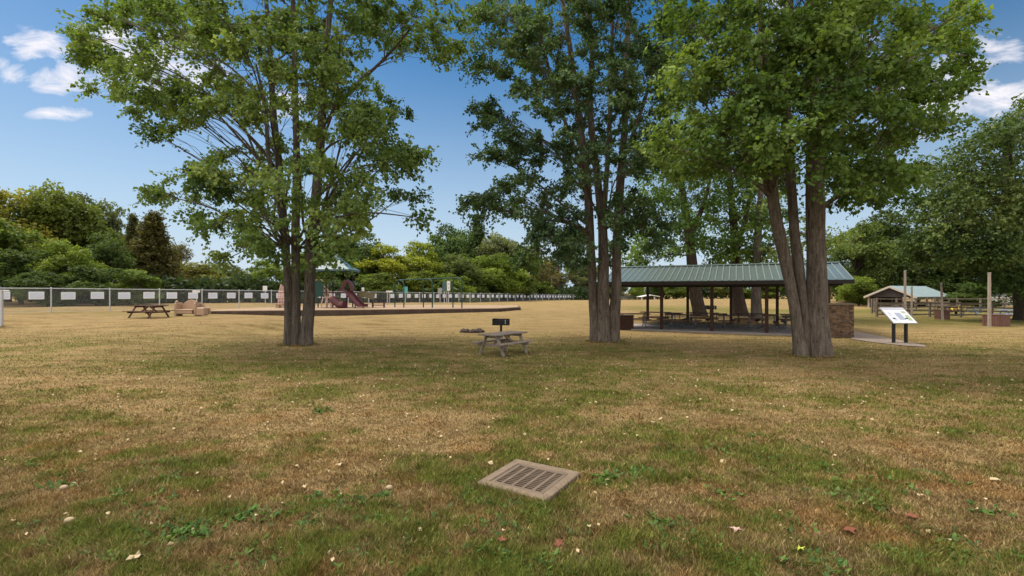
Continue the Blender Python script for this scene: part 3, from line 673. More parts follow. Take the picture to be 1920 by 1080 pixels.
def slatted_bin(cx, cy, w, d, h, rz, label, mat=None, group=None):
    z = z1(cx, cy); t = thing('litter_bin_enclosure', (cx, cy, z), label, 'litter bin', group); t.rotation_euler = (0, 0, 0)
    mat = mat or M_wood_brown; R = Matrix.Rotation(rz, 3, 'Z')
    def L(x, y, zz): q = R @ Vector((x, y, 0)); return (cx+q.x, cy+q.y, z+zz)
    s = MB()
    for a, b, dx in ((w, d, 0), (d, w, 1)):
        n = max(5, int(a/.11))
        for k in range(n):
            u = -a/2+a*(k+.5)/n
            for sg in (-1, 1):
                if dx == 0: s.box(L(u, sg*d/2, h/2), (a/n-.014, .022, h-.02), rz)
                else: s.box(L(sg*w/2, u, h/2), (.022, a/n-.014, h-.02), rz)
    s.build('slats', mat, t)
    f = MB(); f.box(L(0, 0, h+.012), (w+.06, d+.06, .03), rz, bev=.006); f.build('lid', mat, t)
    MB().box(L(0, 0, h/2-.01), (w-.06, d-.06, h-.06), rz).build('liner', M_iron, t)
slatted_bin((1172-960)*25.4/F, 25.6, .95, .8, .74, math.radians(-14), 'dark brown slatted bin enclosure beside the pavilion behind a trunk', M_wood_post)
slatted_bin((1871-960)*28.2/F, 28.3, .98, .75, .66, math.radians(12), 'larger reddish brown slatted bin by the pole near the right edge', M_wood_brown, 'slatted bins beside the wooden poles')
slatted_bin((1771-960)*34.8/F, 35.0, .62, .6, .66, math.radians(10), 'smaller brown slatted bin at the foot of the middle wooden pole', M_wood_brown, 'slatted bins beside the wooden poles')

# the path and the trodden strip
def sheet(name, pts, z_off, mat, label, th=.0):
    # pts: polygon as two matching side lines [(xa,ya),(xb,yb)]
    A, B = pts; n = 40; V = []; 
    def res(l):
        l = np.array(l, float); s = np.linspace(0, len(l)-1, n); i = np.minimum(s.astype(int), len(l)-2); f_ = (s-i)[:, None]; return l[i]*(1-f_)+l[i+1]*f_
    a, b = res(A), res(B); m = 9; v = []
    for j in range(m):
        q = a*(1-j/(m-1))+b*(j/(m-1)); v.append(np.column_stack([q, gz(q[:, 0], q[:, 1])+z_off+.02]))
    v = np.concatenate(v); i = (np.arange(m-1)[:, None]*n+np.arange(n-1)[None, :]).ravel()
    return tag(link(name, set_mesh(name, v, np.stack([i, i+1, i+1+n, i+n], 1), mat, True)), label, None, None, 'structure')
def gp(px, py): Y = F*CAMH/(py-HZ); return ((px-960)*Y/F, Y)
sheet('path', ([gp(1597, 637), gp(1640, 643), gp(1700, 650), gp(1735, 652)], [gp(1590, 620), gp(1625, 627), gp(1680, 638), gp(1735, 649)]), .004, M_path, 'grey brown path leading from the pavilion floor')

# ------------------------------------------------------------------ playground
BZ = .70
bed = [(-21.5, 33.4), (-17.8, 34.4), (-14.2, 35.4), (-8, 37.2), (-3.2, 38.5), (-1.08, 39.2), (.6, 42.5), (.5, 48.0), (-8, 49.5), (-15.6, 49.0), (-20.5, 42.5), (-22.3, 36.5)]
MB().prism(bed, -.2, BZ).build('play_area_surface', M_chips); tag(bpy.data.objects['play_area_surface'], 'tan wood chip surface of the playground', None, None, 'structure')
def edging():
    t = thing('timber_edging', (bed[0][0], bed[0][1], 0), 'long dark timber edging along the front of the playground', 'edging')
    for i in range(len(bed)-1):
        a, b = Vector((*bed[i], 0)), Vector((*bed[i+1], 0))
        d = (b-a).normalized(); nn = Vector((d.y, -d.x, 0))*.09
        mb = MB()
        for k in range(4): mb.beam(a+nn*(1+.05*(k % 2))+Vector((0, 0, .02+.17*k+.05)), b+nn*(1+.05*(k % 2))+Vector((0, 0, .02+.17*k+.05)), .15, .163)
        mb.build('timber_wall', M_timber, t)
edging()
e2 = thing('timber_border', (-30, 26.8, z1(-30, 26.8)), 'dark low timber border in the grass at the left edge', 'edging')
_a = P(-160, 601, 26.0); _b = P(100, 598.5, 27.3); MB().beam((_a[0], _a[1], _a[2]-.02), (_b[0], _b[1], _b[2]-.02), .2, .16).build('timber', M_timber, e2)

M_dull = mat_simple('dull_olive_panel', (.20, .17, .09), .7, 0, .2)
def play_structure():
    D = 41.0; k = D/F
    X = lambda px: (px-960)*k
    Z = lambda py: CAMH-(py-HZ)*k
    root = thing('play_structure', (X(640), D, BZ), 'play structure with pointed blue green canopy, maroon slide and green panel', 'playground')
    x0, x1, y0, y1 = X(605), X(659), D-.75, D+.75
    dk = BZ+1.35
    cx0, cx1 = X(618), X(656)
    for x in (cx0, cx1):
        for y in (y0, y1): MB().tube([(x, y, BZ-.05), (x, y, Z(503))], .06, 10).build('post', M_fascia, root)
    for x in (X(603), X(609.5)):
        for y in (y0,): MB().tube([(x, y, BZ-.05), (x, y, Z(526))], .055, 8).build('post', M_green, root)
    # canopy: four sided with a flare
    mb = MB(); cx = X(632); R = (X(666)-X(598))/2; zt, ze = Z(476), Z(506)
    rings = [(0.03, zt), (.30*R, zt-.42*(zt-ze)), (.68*R, zt-.80*(zt-ze)), (R, ze), (R-.01, ze-.16), (R-.12, ze-.16)]
    vs = []; fs = []
    for r, z in rings:
        for a, b in ((-1, -1), (1, -1), (1, 1), (-1, 1)): vs.append((cx+a*r, D+b*r*.9, z))
    for i in range(len(rings)-1):
        for j in range(4): fs.append((4*i+j, 4*i+(j+1) % 4, 4*i+4+(j+1) % 4, 4*i+4+j))
    fs.append((0, 1, 2, 3)); mb.add(vs, fs); mb.build('canopy', M_teal, root)
    MB().box(((cx0+cx1)/2, D, dk-.04), (cx1-cx0+.1, 1.6, .08)).build('deck', M_maroon, root)
    # hooded slide entry and slide bed
    arc = MB(); ax = X(656); pts = []
    for i in range(9):
        a = math.pi*i/8; pts.append((ax, y0-.1, 0)); 
    ring_o = [(ax+.52*math.cos(math.pi*i/10), y0-.12, dk+.05+.95*math.sin(math.pi*i/10)) for i in range(11)]
    ring_i = [(ax+.33*math.cos(math.pi*i/10), y0-.12, dk+.05+.72*math.sin(math.pi*i/10)) for i in range(11)]
    for i in range(10): arc.extr([ring_o[i], ring_o[i+1], ring_i[i+1], ring_i[i]], (0, .5, 0))
    arc.build('slide_hood', M_maroon, root)
    sl0 = Vector((X(657), y0-.15, dk+.05)); sl1 = Vector((X(690), y0-1.2, BZ+.12)); sld = MB()
    pr = [sl0, sl0.lerp(sl1, .12)+Vector((0, 0, .02)), sl0.lerp(sl1, .5)+Vector((0, 0, -.05)), sl0.lerp(sl1, .86)+Vector((0, 0, -.02)), sl1, sl1+Vector((.35, -.2, 0))]
    dd = (sl1-sl0); side = Vector((-dd.y, dd.x, 0)).normalized()*.32
    for i in range(len(pr)-1):
        a, b = pr[i], pr[i+1]; sld.extr([a-side, a+side, b+side, b-side], (0, 0, .03))
        for sg in (-1, 1): s_ = side*sg; sld.extr([a+s_, b+s_, b+s_+Vector((0, 0, .24)), a+s_+Vector((0, 0, .24))], tuple(side.normalized()*.05*sg))
    sld.build('slide', M_maroon, root)
    MB().tube([sl0.lerp(sl1, .6)+Vector((0, 0, -.15)), (sl0.lerp(sl1, .6).x, sl0.lerp(sl1, .6).y, BZ)], .05, 8).build('slide_support', M_fascia, root)
    # green panelled tower
    gx0, gx1 = X(592), X(613); g = MB(); g.box(((gx0+gx1)/2, y0-.1, (Z(527)+Z(556))/2), (gx1-gx0, .08, Z(527)-Z(556)), bev=.02)
    g.box((gx0+.04, D-.1, (Z(527)+Z(556))/2), (.07, 1.3, Z(530)-Z(556))); g.build('panel', M_green, root)
    MB().extr([(gx0-.05, y0-.16, Z(529)), ((gx0+gx1)/2, y0-.16, Z(524)), (gx1+.03, y0-.16, Z(527)), (gx1+.03, y0-.16, Z(528.4)), ((gx0+gx1)/2, y0-.16, Z(525.6)), (gx0-.05, y0-.16, Z(530.5))], (0, .9, 0)).build('panel_cap', M_tanp, root)
    MB().box(((gx0+gx1)/2+.1, D, dk-.05), (1.2, 1.5, .08)).build('deck', M_maroon, root)
    # sloping bridge with rails, arch climber, loop ladder
    br = MB(); br.beam((gx1, y0, Z(536)), (cx0+.55, y0, Z(552)), .06, .07); br.beam((gx1, y0, Z(542)), (cx0+.55, y0, Z(558)), .06, .05); br.beam((gx1, y0, Z(551)), (cx0+.55, y0, Z(562)), .06, .1)
    for i in range(6): a = i/5; br.beam((gx1+(cx0+.55-gx1)*a, y0, Z(536+16*a)), (gx1+(cx0+.55-gx1)*a, y0, Z(551+11*a)), .03, .03)
    br.build('bridge', M_tanp, root)
    for i, (pa, pb) in enumerate(((614, 622), (622, 630), (630, 637))):
        q = [(X(pa), y0-.5, BZ), (X(pa), y0-.5, Z(566)), (X(pa+2), y0-.4, Z(558)), (X(pb-2), y0-.3, Z(556)), (X(pb), y0-.2, Z(563)), (X(pb), y0-.2, BZ)]
        MB().tube(q, .045, 6).build('arch_climber', M_pink, root)
    MB().box(((X(664)+X(700))/2, D+.9, Z(553)), (X(694)-X(664), .06, .5), 0, 0, math.radians(12)).build('side_panel', M_dull, root)
    MB().tube([(X(690), y0-.6, BZ-.05), (X(690), y0-.6, Z(556))], .05, 8).build('post', M_fascia, root)
    b = MB(); b.box((X(711), D-.3, BZ+.42), (1.05, .35, .05)).box((X(711), D-.3, BZ+.2), (1.05, .35, .05))
    for xx in (X(701), X(722)): b.box((xx, D-.3, BZ+.2), (.06, .35, .44))
    b.build('step_bench', M_maroon, root)
    tb = MB(); q = [(X(636), y0-.9, Z(560)), (X(644), y0-1.0, Z(566)), (X(652), y0-1.1, Z(571)), (X(662), y0-1.3, BZ+.3)]
    tb.tube(q, .30, 10); tb.build('crawl_tube', M_maroon, root)
    c = MB()
    for i in range(4): c.tube([(X(530+i*3.2), y0, BZ), (X(529+i*3.4), y0+.1, Z(552)), (X(533+i*2), y0+.2, Z(533+i*2))], .045, 6)
    for i in range(4): c.tube([(X(529.5), y0+.05, Z(571-i*8)), (X(541), y0+.05, Z(571-i*8))], .04, 6)
    co = thing('climbing_frame', (X(535), y0, BZ), 'small faded pink climbing frame showing left of the near trunk', 'playground'); c.build('frame', M_pink, co)
    MB().box((X(534), y0-.4, BZ+.32), (.9, .5, .08)).box((X(534), y0-.4, BZ+.13), (.3, .3, .30)).build('step', M_tanp, co)
play_structure()

def swing_set():
    root = thing('swing_frame', (-7, 40.5, BZ), 'dark green swing frame of three hooped supports in the playground', 'swing frame')
    tops = []
    for (pa, pb, D, py) in ((738, 755, 41.5, 525), (792, 809, 40.8, 523), (848, 865, 40.0, 521)):
        xa, xb = (pa-960)*D/F, (pb-960)*(D-.9)/F; zt = CAMH-(py-HZ)*D/F; ya, yb = D+.45, D-.45; n = 10; pts = [(xa, ya, BZ-.05)]
        for i in range(n+1):
            a = math.pi*(1-i/n); cx, cy = (xa+xb)/2, (ya+yb)/2; pts.append((cx+(xb-xa)/2*math.cos(a), cy+(yb-ya)/2*math.cos(a), zt-.42+.42*math.sin(a)))
        pts.append((xb, yb, BZ-.05)); MB().tube(pts, .052, 8).build('hoop', M_green, root); tops.append(((xa+xb)/2, (ya+yb)/2, zt))
        z2 = zt-1.0; MB().tube([(xa, ya, z2+.2), ((xa+xb)/2, (ya+yb)/2, z2+.02), (xb, yb, z2+.2)], .03, 6).build('brace', M_green, root)
    MB().tube(tops, .05, 8).build('top_beam', M_green, root)
swing_set()

def play_bench():
    D = 30.0; k = D/F; X = lambda px: (px-960)*k; Z = lambda py: CAMH-(py-HZ)*k
    z = z1(X(357), D); root = thing('play_bench', (X(350), D, z), 'tan moulded bench with arched back and ball topped posts', 'bench')
    n = 14; xa, xb = X(334), X(366); top = [(xa+(xb-xa)*i/n, D+.35, z+.62+.42*math.sin(math.pi*i/n)**.8) for i in range(n+1)]
    MB().extr([(xa, D+.35, z+.12)]+top+[(xb, D+.35, z+.12)], (0, .09, 0)).build('arched_back', M_tanp, root)
    MB().box(((xa+xb)/2, D+.05, z+.40), (xb-xa-.04, .58, .09), bev=.02).build('seat', M_tanp, root)
    MB().box(((xa+xb)/2, D-.2, z+.26), (xb-xa-.1, .05, .18), bev=.01).build('apron', M_tanp, root)
    for px in (331.5, 368):
        q = MB(); q.box((X(px), D+.15, z+.42), (.15, .62, .84), bev=.03); q.build('end_post', M_tanp, root); MB().ball((X(px), D-.0, z+.90), .085, 10, 6).build('ball_cap', M_tanp, root, True)
    pr = [(X(371), D+.3, z+.1), (X(371), D+.3, z+.80), (X(374), D+.3, z+.80), (X(378), D+.3, z+.58), (X(383), D+.3, z+.56), (X(387), D+.3, z+.50), (X(388), D+.3, z+.1)]
    MB().extr(pr, (0, .1, 0)).build('side_wing', M_tanp, root)
    MB().box((X(379.5), D+.0, z+.30), (.50, .5, .5), bev=.05).build('side_seat', M_tanp, root)
play_bench()

# ------------------------------------------------------------------ chain link fence with white signs
FS = np.array([-28.8, 30.0]); FV = np.array([1.4, 2.7])
def ftop(s): # height of the top rail along the fence
    return float(np.interp(s, [-4, 0, 5, 10.6, 20, 34, 40], [2.24, 2.24, 2.14, 2.0, 1.75, 1.32, 1.2]))
def chain_fence():
    root = thing('chain_link_fence', (FS[0], FS[1], z1(*FS)), 'long galvanised chain link fence running back behind the playground', 'fence')
    ks = list(range(-3, 38)); tp = []
    for s in ks:
        x, y = FS+FV*s; zt = ftop(s); tp.append((x, y, zt)); r = .03+.0003*y
        MB().tube([(x, y, zt-1.75), (x, y, zt+.02)], r, 7).ball((x, y, zt+.03), r*1.2, 6, 4).build('post', M_galv, root)
    for z_, nm in ((0, 'top_rail'), (-1.45, 'bottom_wire')): MB().tube([(a, b, c+z_) for a, b, c in tp], .024 if z_ == 0 else .006, 6).build(nm, M_galv, root)
    mb = MB()
    for i in range(len(tp)-1): a, b = tp[i], tp[i+1]; mb.add([(a[0], a[1], a[2]-1.45), (b[0], b[1], b[2]-1.45), (b[0], b[1], b[2]-.02), (a[0], a[1], a[2]-.02)], [(0, 1, 2, 3)])
    mb.build('chain_link_mesh', M_chain, root)
    ang = math.atan2(FV[1], FV[0]); nrm = Vector((FV[1], -FV[0], 0)).normalized()
    G_ = 'white signs hung along the chain link fence'
    proto = thing('fence_sign', (0, 0, 0), 'x', 'sign', G_)
    MB().box((0, -.045, 0), (.72, .012, .47)).build('board', M_sign, proto)
    mb = MB(); mb.box((0, -.053, 0), (.60, .004, .33)); mb.build('printed_area', mat_simple('sign_tint', (.66, .70, .80), .5, 0, .05), proto)
    ords = ['first','second','third','fourth','fifth','sixth','seventh','eighth','ninth','tenth','eleventh','twelfth','thirteenth','fourteenth']
    n = 0; first = True; vis = 0
    for s in range(-1, 37):
        for fr in (.27, .77):
            q = FS+FV*(s+fr)
            if s == -1 and fr < .4: pass
            if s == 9 and fr > .5: continue
            o = proto if first else copy_tree(proto); first = False
            zt = ftop(s+fr); o.location = (q[0], q[1], zt-.44+random.uniform(-.02, .02)); o.rotation_euler = (random.uniform(-.02, .02), 0, ang)
            px = 960+F*q[0]/q[1]
            if px > -5 and vis < 13:
                o['label'] = ords[vis]+' white sign on the chain link fence counting from the left edge'; vis += 1
            elif px <= -5: o['label'] = 'white sign on the chain link fence cut by the left edge'
            elif px < 740: o['label'] = 'white sign on the fence behind the play structure and near trunk'
            elif px < 870: o['label'] = 'small white sign on the fence seen through the swing frame'
            else: o['label'] = 'tiny white sign in the distant run of fence past the swing frame'
chain_fence()
def corner_post():
    D = 24.0; x = (2.5-960)*D/F; z = z1(x, D); t = thing('gate_post', (x, D, z), 'grey steel fence post standing at the left edge', 'post')
    MB().tube([(x, D, z-.1), (x, D, CAMH-(543-HZ)*D/F)], .075, 10).build('post', M_galv, t)
    MB().tube([(x-3, D-.5, CAMH+.10), (x+.35, D+.05, CAMH+.08)], .03, 8).build('rail', M_galv, t)
corner_post()

# signs and poles beyond the fence
def far_sign(px, py0, py1, w, D, mat, label, foot=None, stripe=False):
    X = (px-960)*D/F; z = z1(X, D); t = thing('notice_sign', (X, D, z), label, 'sign', None)
    zt, zb = CAMH-(py0-HZ)*D/F, CAMH-(py1-HZ)*D/F; ww = w*D/F
    MB().box((X, D, (zt+zb)/2), (ww, .04, zt-zb)).build('board', mat, t)
    MB().tube([(X, D+.06, z-.1), (X, D+.06, zt-.03)], .05, 6).build('post', M_galv, t)
    if stripe: MB().box((X, D-.024, zt-(zt-zb)*.3), (ww*.6, .006, (zt-zb)*.22)).box((X, D-.024, zt-(zt-zb)*.7), (ww*.6, .006, (zt-zb)*.12)).build('print', M_printh, t)
far_sign(760, 537.5, 550, 9, 62, M_tealsign, 'teal sign standing behind the first hoop of the swing frame')
far_sign(833, 527, 546, 7, 64, M_teal, 'tall teal sign behind the last hoop of the swing frame')
far_sign(841, 527, 545, 6, 64, M_white, 'tall white sign beside the teal one behind the swing frame', stripe=True)
far_sign(825, 540, 551, 8, 66, M_house, 'low grey sign left of the tall teal and white signs')
far_sign(730, 545, 548.5, 12, 60, M_white, 'flat white sign above the fence right of the play structure')
far_sign(680.5, 539, 555, 4.5, 47.5, M_white, 'narrow upright white sign beside the foot of the slide', stripe=True)
far_sign(368, 543.8, 548.5, 14, 45, M_white, 'white board behind the fence above the tan play bench')
far_sign(497, 536, 546, 8, 60, M_white, 'white board behind the fence left of the near trunk')
def lamp_pole():
    D = 110; X = (1034-960)*D/F; z = z1(X, D); t = thing('utility_pole', (X, D, z), 'pale slim pole with grey box beyond the distant fence', 'pole')
    MB().tube([(X, D, z-.2), (X, D, CAMH-(515-HZ)*D/F)], .16, 8).build('shaft', M_white, t)
    MB().box((X-.5, D, CAMH-(548-HZ)*D/F), (1.0, .5, 1.1)).build('box', M_house, t)
lamp_pole()

# wooden poles on the right
for (px, py0, pyb, r, lab) in ((1697, 508, 591, 5.0, 'leftmost tall pale wooden pole behind the information panel'), (1709.5, 538, 592, 4, 'short pale pole just right of the tall one behind the information panel'),
                          (1768, 531, 599, 4.6, 'pale wooden pole rising beside the smaller slatted bin'), (1855, 512, 601, 6.5, 'thick pale wooden pole rising beside the larger slatted bin')):
    D = {1697: 31.5, 1709.5: 33.5, 1768: 33.8, 1855: 27.6}[px]; X = (px-960)*D/F; z = z1(X, D); zt = CAMH-(py0-HZ)*D/F
    t = thing('wooden_pole', (X, D, z), lab, 'pole', 'pale wooden poles on the right of the park')
    lean = {1768: -.12}.get(px, 0)
    MB().tube([(X, D, z-.2), (X+lean, D, zt)], [r*D/F/2*.9, r*D/F/2*.75], 10).build('shaft', M_wood_rail, t)
    MB().tube([(X+lean, D, zt), (X+lean, D, zt+.03)], r*D/F/2*.85, 10).build('cap', M_galv, t)

def rail_fence(name, pts, label, h=1.15, rails=4, sp=2.4):
    root = thing(name, (pts[0][0], pts[0][1], z1(*pts[0])), label, 'fence', 'weathered rail fences on the right')
    for i in range(len(pts)-1):
        a, b = np.array(pts[i]), np.array(pts[i+1]); L = np.linalg.norm(b-a); n = max(1, int(round(L/sp)))
        q = [a+(b-a)*k/n for k in range(n+1)]
        for p in q[:-1] if i < len(pts)-2 else q: z = z1(*p); MB().box((p[0], p[1], z+h/2), (.13, .13, h+.1)).build('post', M_railw, root)
        mb = MB()
        for k in range(n):
            for r in range(rails):
                zz = .2+(h-.25)*r/(rails-1); u, w = q[k], q[k+1]; mb.beam((u[0], u[1]-.08, z1(*u)+zz), (w[0], w[1]-.08, z1(*w)+zz), .04, .10)
        mb.build('rails', M_railw, root)
rail_fence('rail_fence', [(28.5, 37.5), (33.5, 38.5), (40, 37.5), (48, 36)], 'weathered wooden rail fence behind the slatted bins at the right edge')
rail_fence('rail_fence', [(33.0, 44), (36.5, 48), (44, 50), (56, 50)], 'farther wooden rail fence in front of the second pavilion', 1.3, 3)
def far_tables():
    G_ = 'picnic tables behind the rail fence'
    p = picnic_table(M_wood_grey, 2.2, .75, .75, .7, .28, .66, label='grey wooden picnic table behind the rail fence left of the blue one', group=G_); put(p, 37.2, 41.0, .3)
    q = copy_tree(p); q['label'] = 'grey picnic table behind the rail fence near the second pavilion'; put(q, 33.2, 41.5, -.3)
    b = picnic_table(M_blue, 2.0, .75, .75, .7, .28, .66, label='pale blue picnic table behind the rail fence near the right edge', group=G_); put(b, 40.0, 41.3, .2)
    c = copy_tree(b); c['label'] = 'second pale blue picnic table, farther right past the thick pole'; put(c, 42.8, 41.0, -.2)
    x, y = 38.9, 41.9; z = z1(x, y); t = thing('spring_rider', (x, y, z), 'small yellow play rider on the sand behind the rail fence', 'play rider')
    MB().extr([(x-.5, y, z+.25), (x-.35, y, z+.62), (x-.1, y, z+.5), (x+.2, y, z+.52), (x+.4, y, z+.8), (x+.55, y, z+.6), (x+.45, y, z+.25)], (0, .3, 0)).build('body', M_yellow, t)
    MB().tube([(x, y+.15, z-.05), (x, y+.15, z+.3)], .1, 8).build('spring', M_iron, t)
far_tables()

def second_pavilion():
    g0 = z1(54, 68); A = np.array([.9, .43]); A /= np.linalg.norm(A); Wv = np.array([A[1], -A[0]]); C0 = np.array([53.7, 68.0]); Lr = 9.2; hw = 3.3
    root = thing('second_pavilion', (C0[0], C0[1], g0), 'distant open shelter with pale green gable roof behind the rail fences', 'pavilion')
    ze, zr = CAMH-(557-HZ)*70/F, CAMH-(538.5-HZ)*68/F+.1
    def pt(w, z, s): q = C0+Wv*w+A*s; return (q[0], q[1], z)
    rf = MB()
    for sg in (-1, 1): rf.extr([pt(sg*hw, ze, -.4), pt(0, zr, -.4), pt(0, zr, Lr), pt(sg*hw, ze, Lr)], (0, 0, .1))
    rf.build('roof', M_roofp, root)
    g = MB()
    for sg in (-1, 1): g.beam(pt(sg*hw, ze-.04, -.45), pt(0, zr-.04, -.45), .08, .26)
    g.build('gable_trim', M_trim, root)
    MB().extr([pt(-hw+.5, ze+.02, -.2), pt(0, zr-.22, -.2), pt(hw-.5, ze+.02, -.2)], (A[0]*.1, A[1]*.1, 0)).build('gable_board', M_fascia, root)
    for s in (.1, 3.0, 6.0, 8.8):
        for w in (-hw+.4, hw-.4): q = pt(w, 0, s); MB().box((q[0], q[1], (g0+ze)/2), (.22, .22, ze-g0+.1), math.atan2(A[1], A[0])).build('post', M_wood_rail, root)
    MB().beam(pt(-hw+.4, (g0+ze)/2, .1), pt(-hw+.4, (g0+ze)/2, 8.8), .12, ze-g0).build('back_wall', M_wood_post, root)
    MB().beam(pt(hw-.4, g0+.45, 3.0), pt(hw-.4, g0+.45, 8.8), .1, .9).build('low_wall', M_wood_rail, root)
    for s in (1.6, 4.4, 7.2):
        q = pt(.3, 0, s); MB().box((q[0], q[1], g0+.72), (1.8, .75, .06)).box((q[0], q[1]-.7, g0+.42), (1.8, .28, .05)).box((q[0]-.6, q[1], g0+.35), (.1, 1.3, .7)).box((q[0]+.6, q[1], g0+.35), (.1, 1.3, .7)).build('table', M_wood_grey, root)
second_pavilion()
def far_buildings():
    D = 125.0; k = D/F; X = lambda px: (px-960)*k; Z = lambda py: CAMH-(py-HZ)*k
    g = z1(X(1190), D); t = thing('grey_fence', (X(1185), D, g), 'far grey green board fence across the field behind the bin', 'fence')
    for i in range(7):
        x = X(1150+i*12); MB().box((x, D, (g+Z(553))/2), (.2, .2, Z(553)-g)).build('post', M_house, t)
    mb = MB()
    for r in range(6): mb.box((X(1186), D-.12, g+.35+r*.26*(Z(554)-g)/1.9), (X(1222)-X(1150), .05, .22)) 
    mb.build('boards', M_house, t)
    D2 = 118.0; k2 = D2/F; xx = lambda px: (px-960)*k2; zz = lambda py: CAMH-(py-HZ)*k2; g = z1(xx(1218), D2)
    t = thing('small_shelter', (xx(1218), D2, g), 'far small shelter with pale roof seen under the pavilion eave', 'shelter')
    MB().extr([(xx(1198), D2-2, zz(556)), (xx(1217), D2-2, zz(552.5)), (xx(1236), D2-2, zz(556)), (xx(1236), D2-2, zz(557)), (xx(1217), D2-2, zz(553.8)), (xx(1198), D2-2, zz(557))], (0, 5, 0)).build('roof', M_white, t)
    for px in (1200, 1211, 1223, 1234):
        for dy in (-1.6, 2.6): MB().box((xx(px), D2+dy, (g+zz(556))/2), (.2, .2, zz(556)-g)).build('post', M_white, t)
    MB().box((xx(1217), D2+2.7, (g+zz(557))/2), (xx(1234)-xx(1200), .1, zz(557)-g)).build('back_wall', M_tanp, t)
    # a pale house corner at the right edge
    D3 = 75.0; k3 = D3/F; x3 = lambda px: (px-960)*k3; z3 = lambda py: CAMH-(py-HZ)*k3; g = z1(x3(1908), D3)
    t = thing('house', (x3(1908), D3, g), 'pale grey house end partly hidden by the tree at the right edge', 'house')
    MB().box((x3(1912), D3+3, (g+z3(556))/2), (x3(1928)-x3(1900), 6, z3(556)-g)).build('wall', M_white, t)
    MB().extr([(x3(1897), D3-.4, z3(556)), (x3(1914), D3-.4, z3(546)), (x3(1931), D3-.4, z3(556))], (0, 6.8, 0)).build('roof', M_house, t)
    MB().box((x3(1910), D3-.02, (g+z3(556))/2+.2), (.9, .06, 1.1)).build('window', M_glass, t)
far_buildings()

# ------------------------------------------------------------------ trees
def cr(pts, n):
    """catmull-rom through rows of pts"""
    p = np.asarray(pts, float); p = np.vstack([2*p[0]-p[1], p, 2*p[-1]-p[-2]]); out = []
    for i in range(1, len(p)-2):
        for k in range(n):
            t = k/n; a, b, c, d = p[i-1], p[i], p[i+1], p[i+2]
            out.append(.5*((2*b)+(c-a)*t+(2*a-5*b+4*c-d)*t*t+(-a+3*b-3*c+d)*t**3))
    out.append(p[-2]); return np.array(out)
class Tubes:
    def __init__(s): s.V = []; s.Fc = []; s.n = 0
    def add(s, pts, rad, sides=8, rough=0.0, seed=0):
        pts = np.asarray(pts, float); rad = np.asarray(rad, float); m = len(pts)
        d = np.gradient(pts, axis=0); d = unit(d); a = np.cross(d[0], [0.3, .9, .1]); a = unit(a); A = np.zeros((m, 3))
        for i in range(m): a = a-d[i]*np.dot(a, d[i]); a = unit(a); A[i] = a
        B = np.cross(d, A); th = np.linspace(0, 2*math.pi, sides, endpoint=False)
        R = rad[:, None]*np.ones((1, sides))
        if rough > 0: R = R*(1+rough*(2*vnoise(np.ones((m, 1))*th[None]*1.9+seed*3.1, pts[:, 2:3]*1.3+0*th[None], seed)-1)+rough*.8*np.cos(th[None]*5+seed+pts[:, 2:3]*.5))
        v = pts[:, None]+A[:, None]*(R*np.cos(th))[..., None]+B[:, None]*(R*np.sin(th))[..., None]
        i = np.arange(m-1)[:, None]*sides; k = np.arange(sides)[None]; k2 = (k+1) % sides
        f = np.stack([i+k, i+k2, i+sides+k2, i+sides+k], -1).reshape(-1, 4)+s.n
        s.V.append(v.reshape(-1, 3)); s.Fc.append(f); s.n += m*sides
    def get(s): return np.concatenate(s.V), np.concatenate(s.Fc)

def spray_leaves(C, tree_c, r, nt, nl, L, droop=.25, flat=.6, tints=None, tw=None):
    """leaf sprays round clump centres C. returns leaf verts, faces, tint and twig lines"""
    n = len(C); out = unit(C-tree_c[None])
    td = rng.normal(0, 1, (n, nt, 3)); td[..., 2] *= flat; td = unit(td+.55*out[:, None]+np.array([0, 0, .12]))
    tl = r[:, None]*rng.uniform(.55, 1.25, (n, nt)); ts = C[:, None]+rng.normal(0, .18, (n, nt, 3))*r[:, None, None]
    t = rng.uniform(.12, 1.05, (n, nt, nl))
    p = ts[:, :, None]+td[:, :, None]*(tl[:, :, None, None]*t[..., None]); p[..., 2] -= droop*tl[:, :, None]*t**2
    p = p+rng.normal(0, .45, p.shape)*L
    tt = np.repeat(np.repeat((rng.normal(.45, .16, n) if tints is None else tints)[:, None], nt, 1)[..., None], nl, 2)+rng.normal(0, .14, (n, nt, nl))
    p = p.reshape(-1, 3); m = len(p)
    d = unit(np.repeat(td.reshape(-1, 3), nl, 0)*.5+rng.normal(0, .6, (m, 3))+np.array([0, 0, -.55]))
    nm = unit(rng.normal(0, .55, (m, 3))+np.array([0, 0, .8])+np.repeat(np.repeat(out, nt, 0), nl, 0)*.35)
    LL = L*rng.uniform(.65, 1.3, m)
    v, f = leaf_quads(p, d, nm, LL, .85, .1)
    if tw is not None:
        for i in range(n):
            for j in range(0, nt, 2):
                e = ts[i, j]+td[i, j]*tl[i, j]; mid = ts[i, j]+td[i, j]*tl[i, j]*.5-np.array([0, 0, droop*tl[i, j]*.25]); e = e-np.array([0, 0, droop*tl[i, j]])
                tw.add([C[i], mid, e], [.009, .006, .003], 3)
    return v, f, np.repeat(np.clip(tt.reshape(-1), 0, 1), 4)

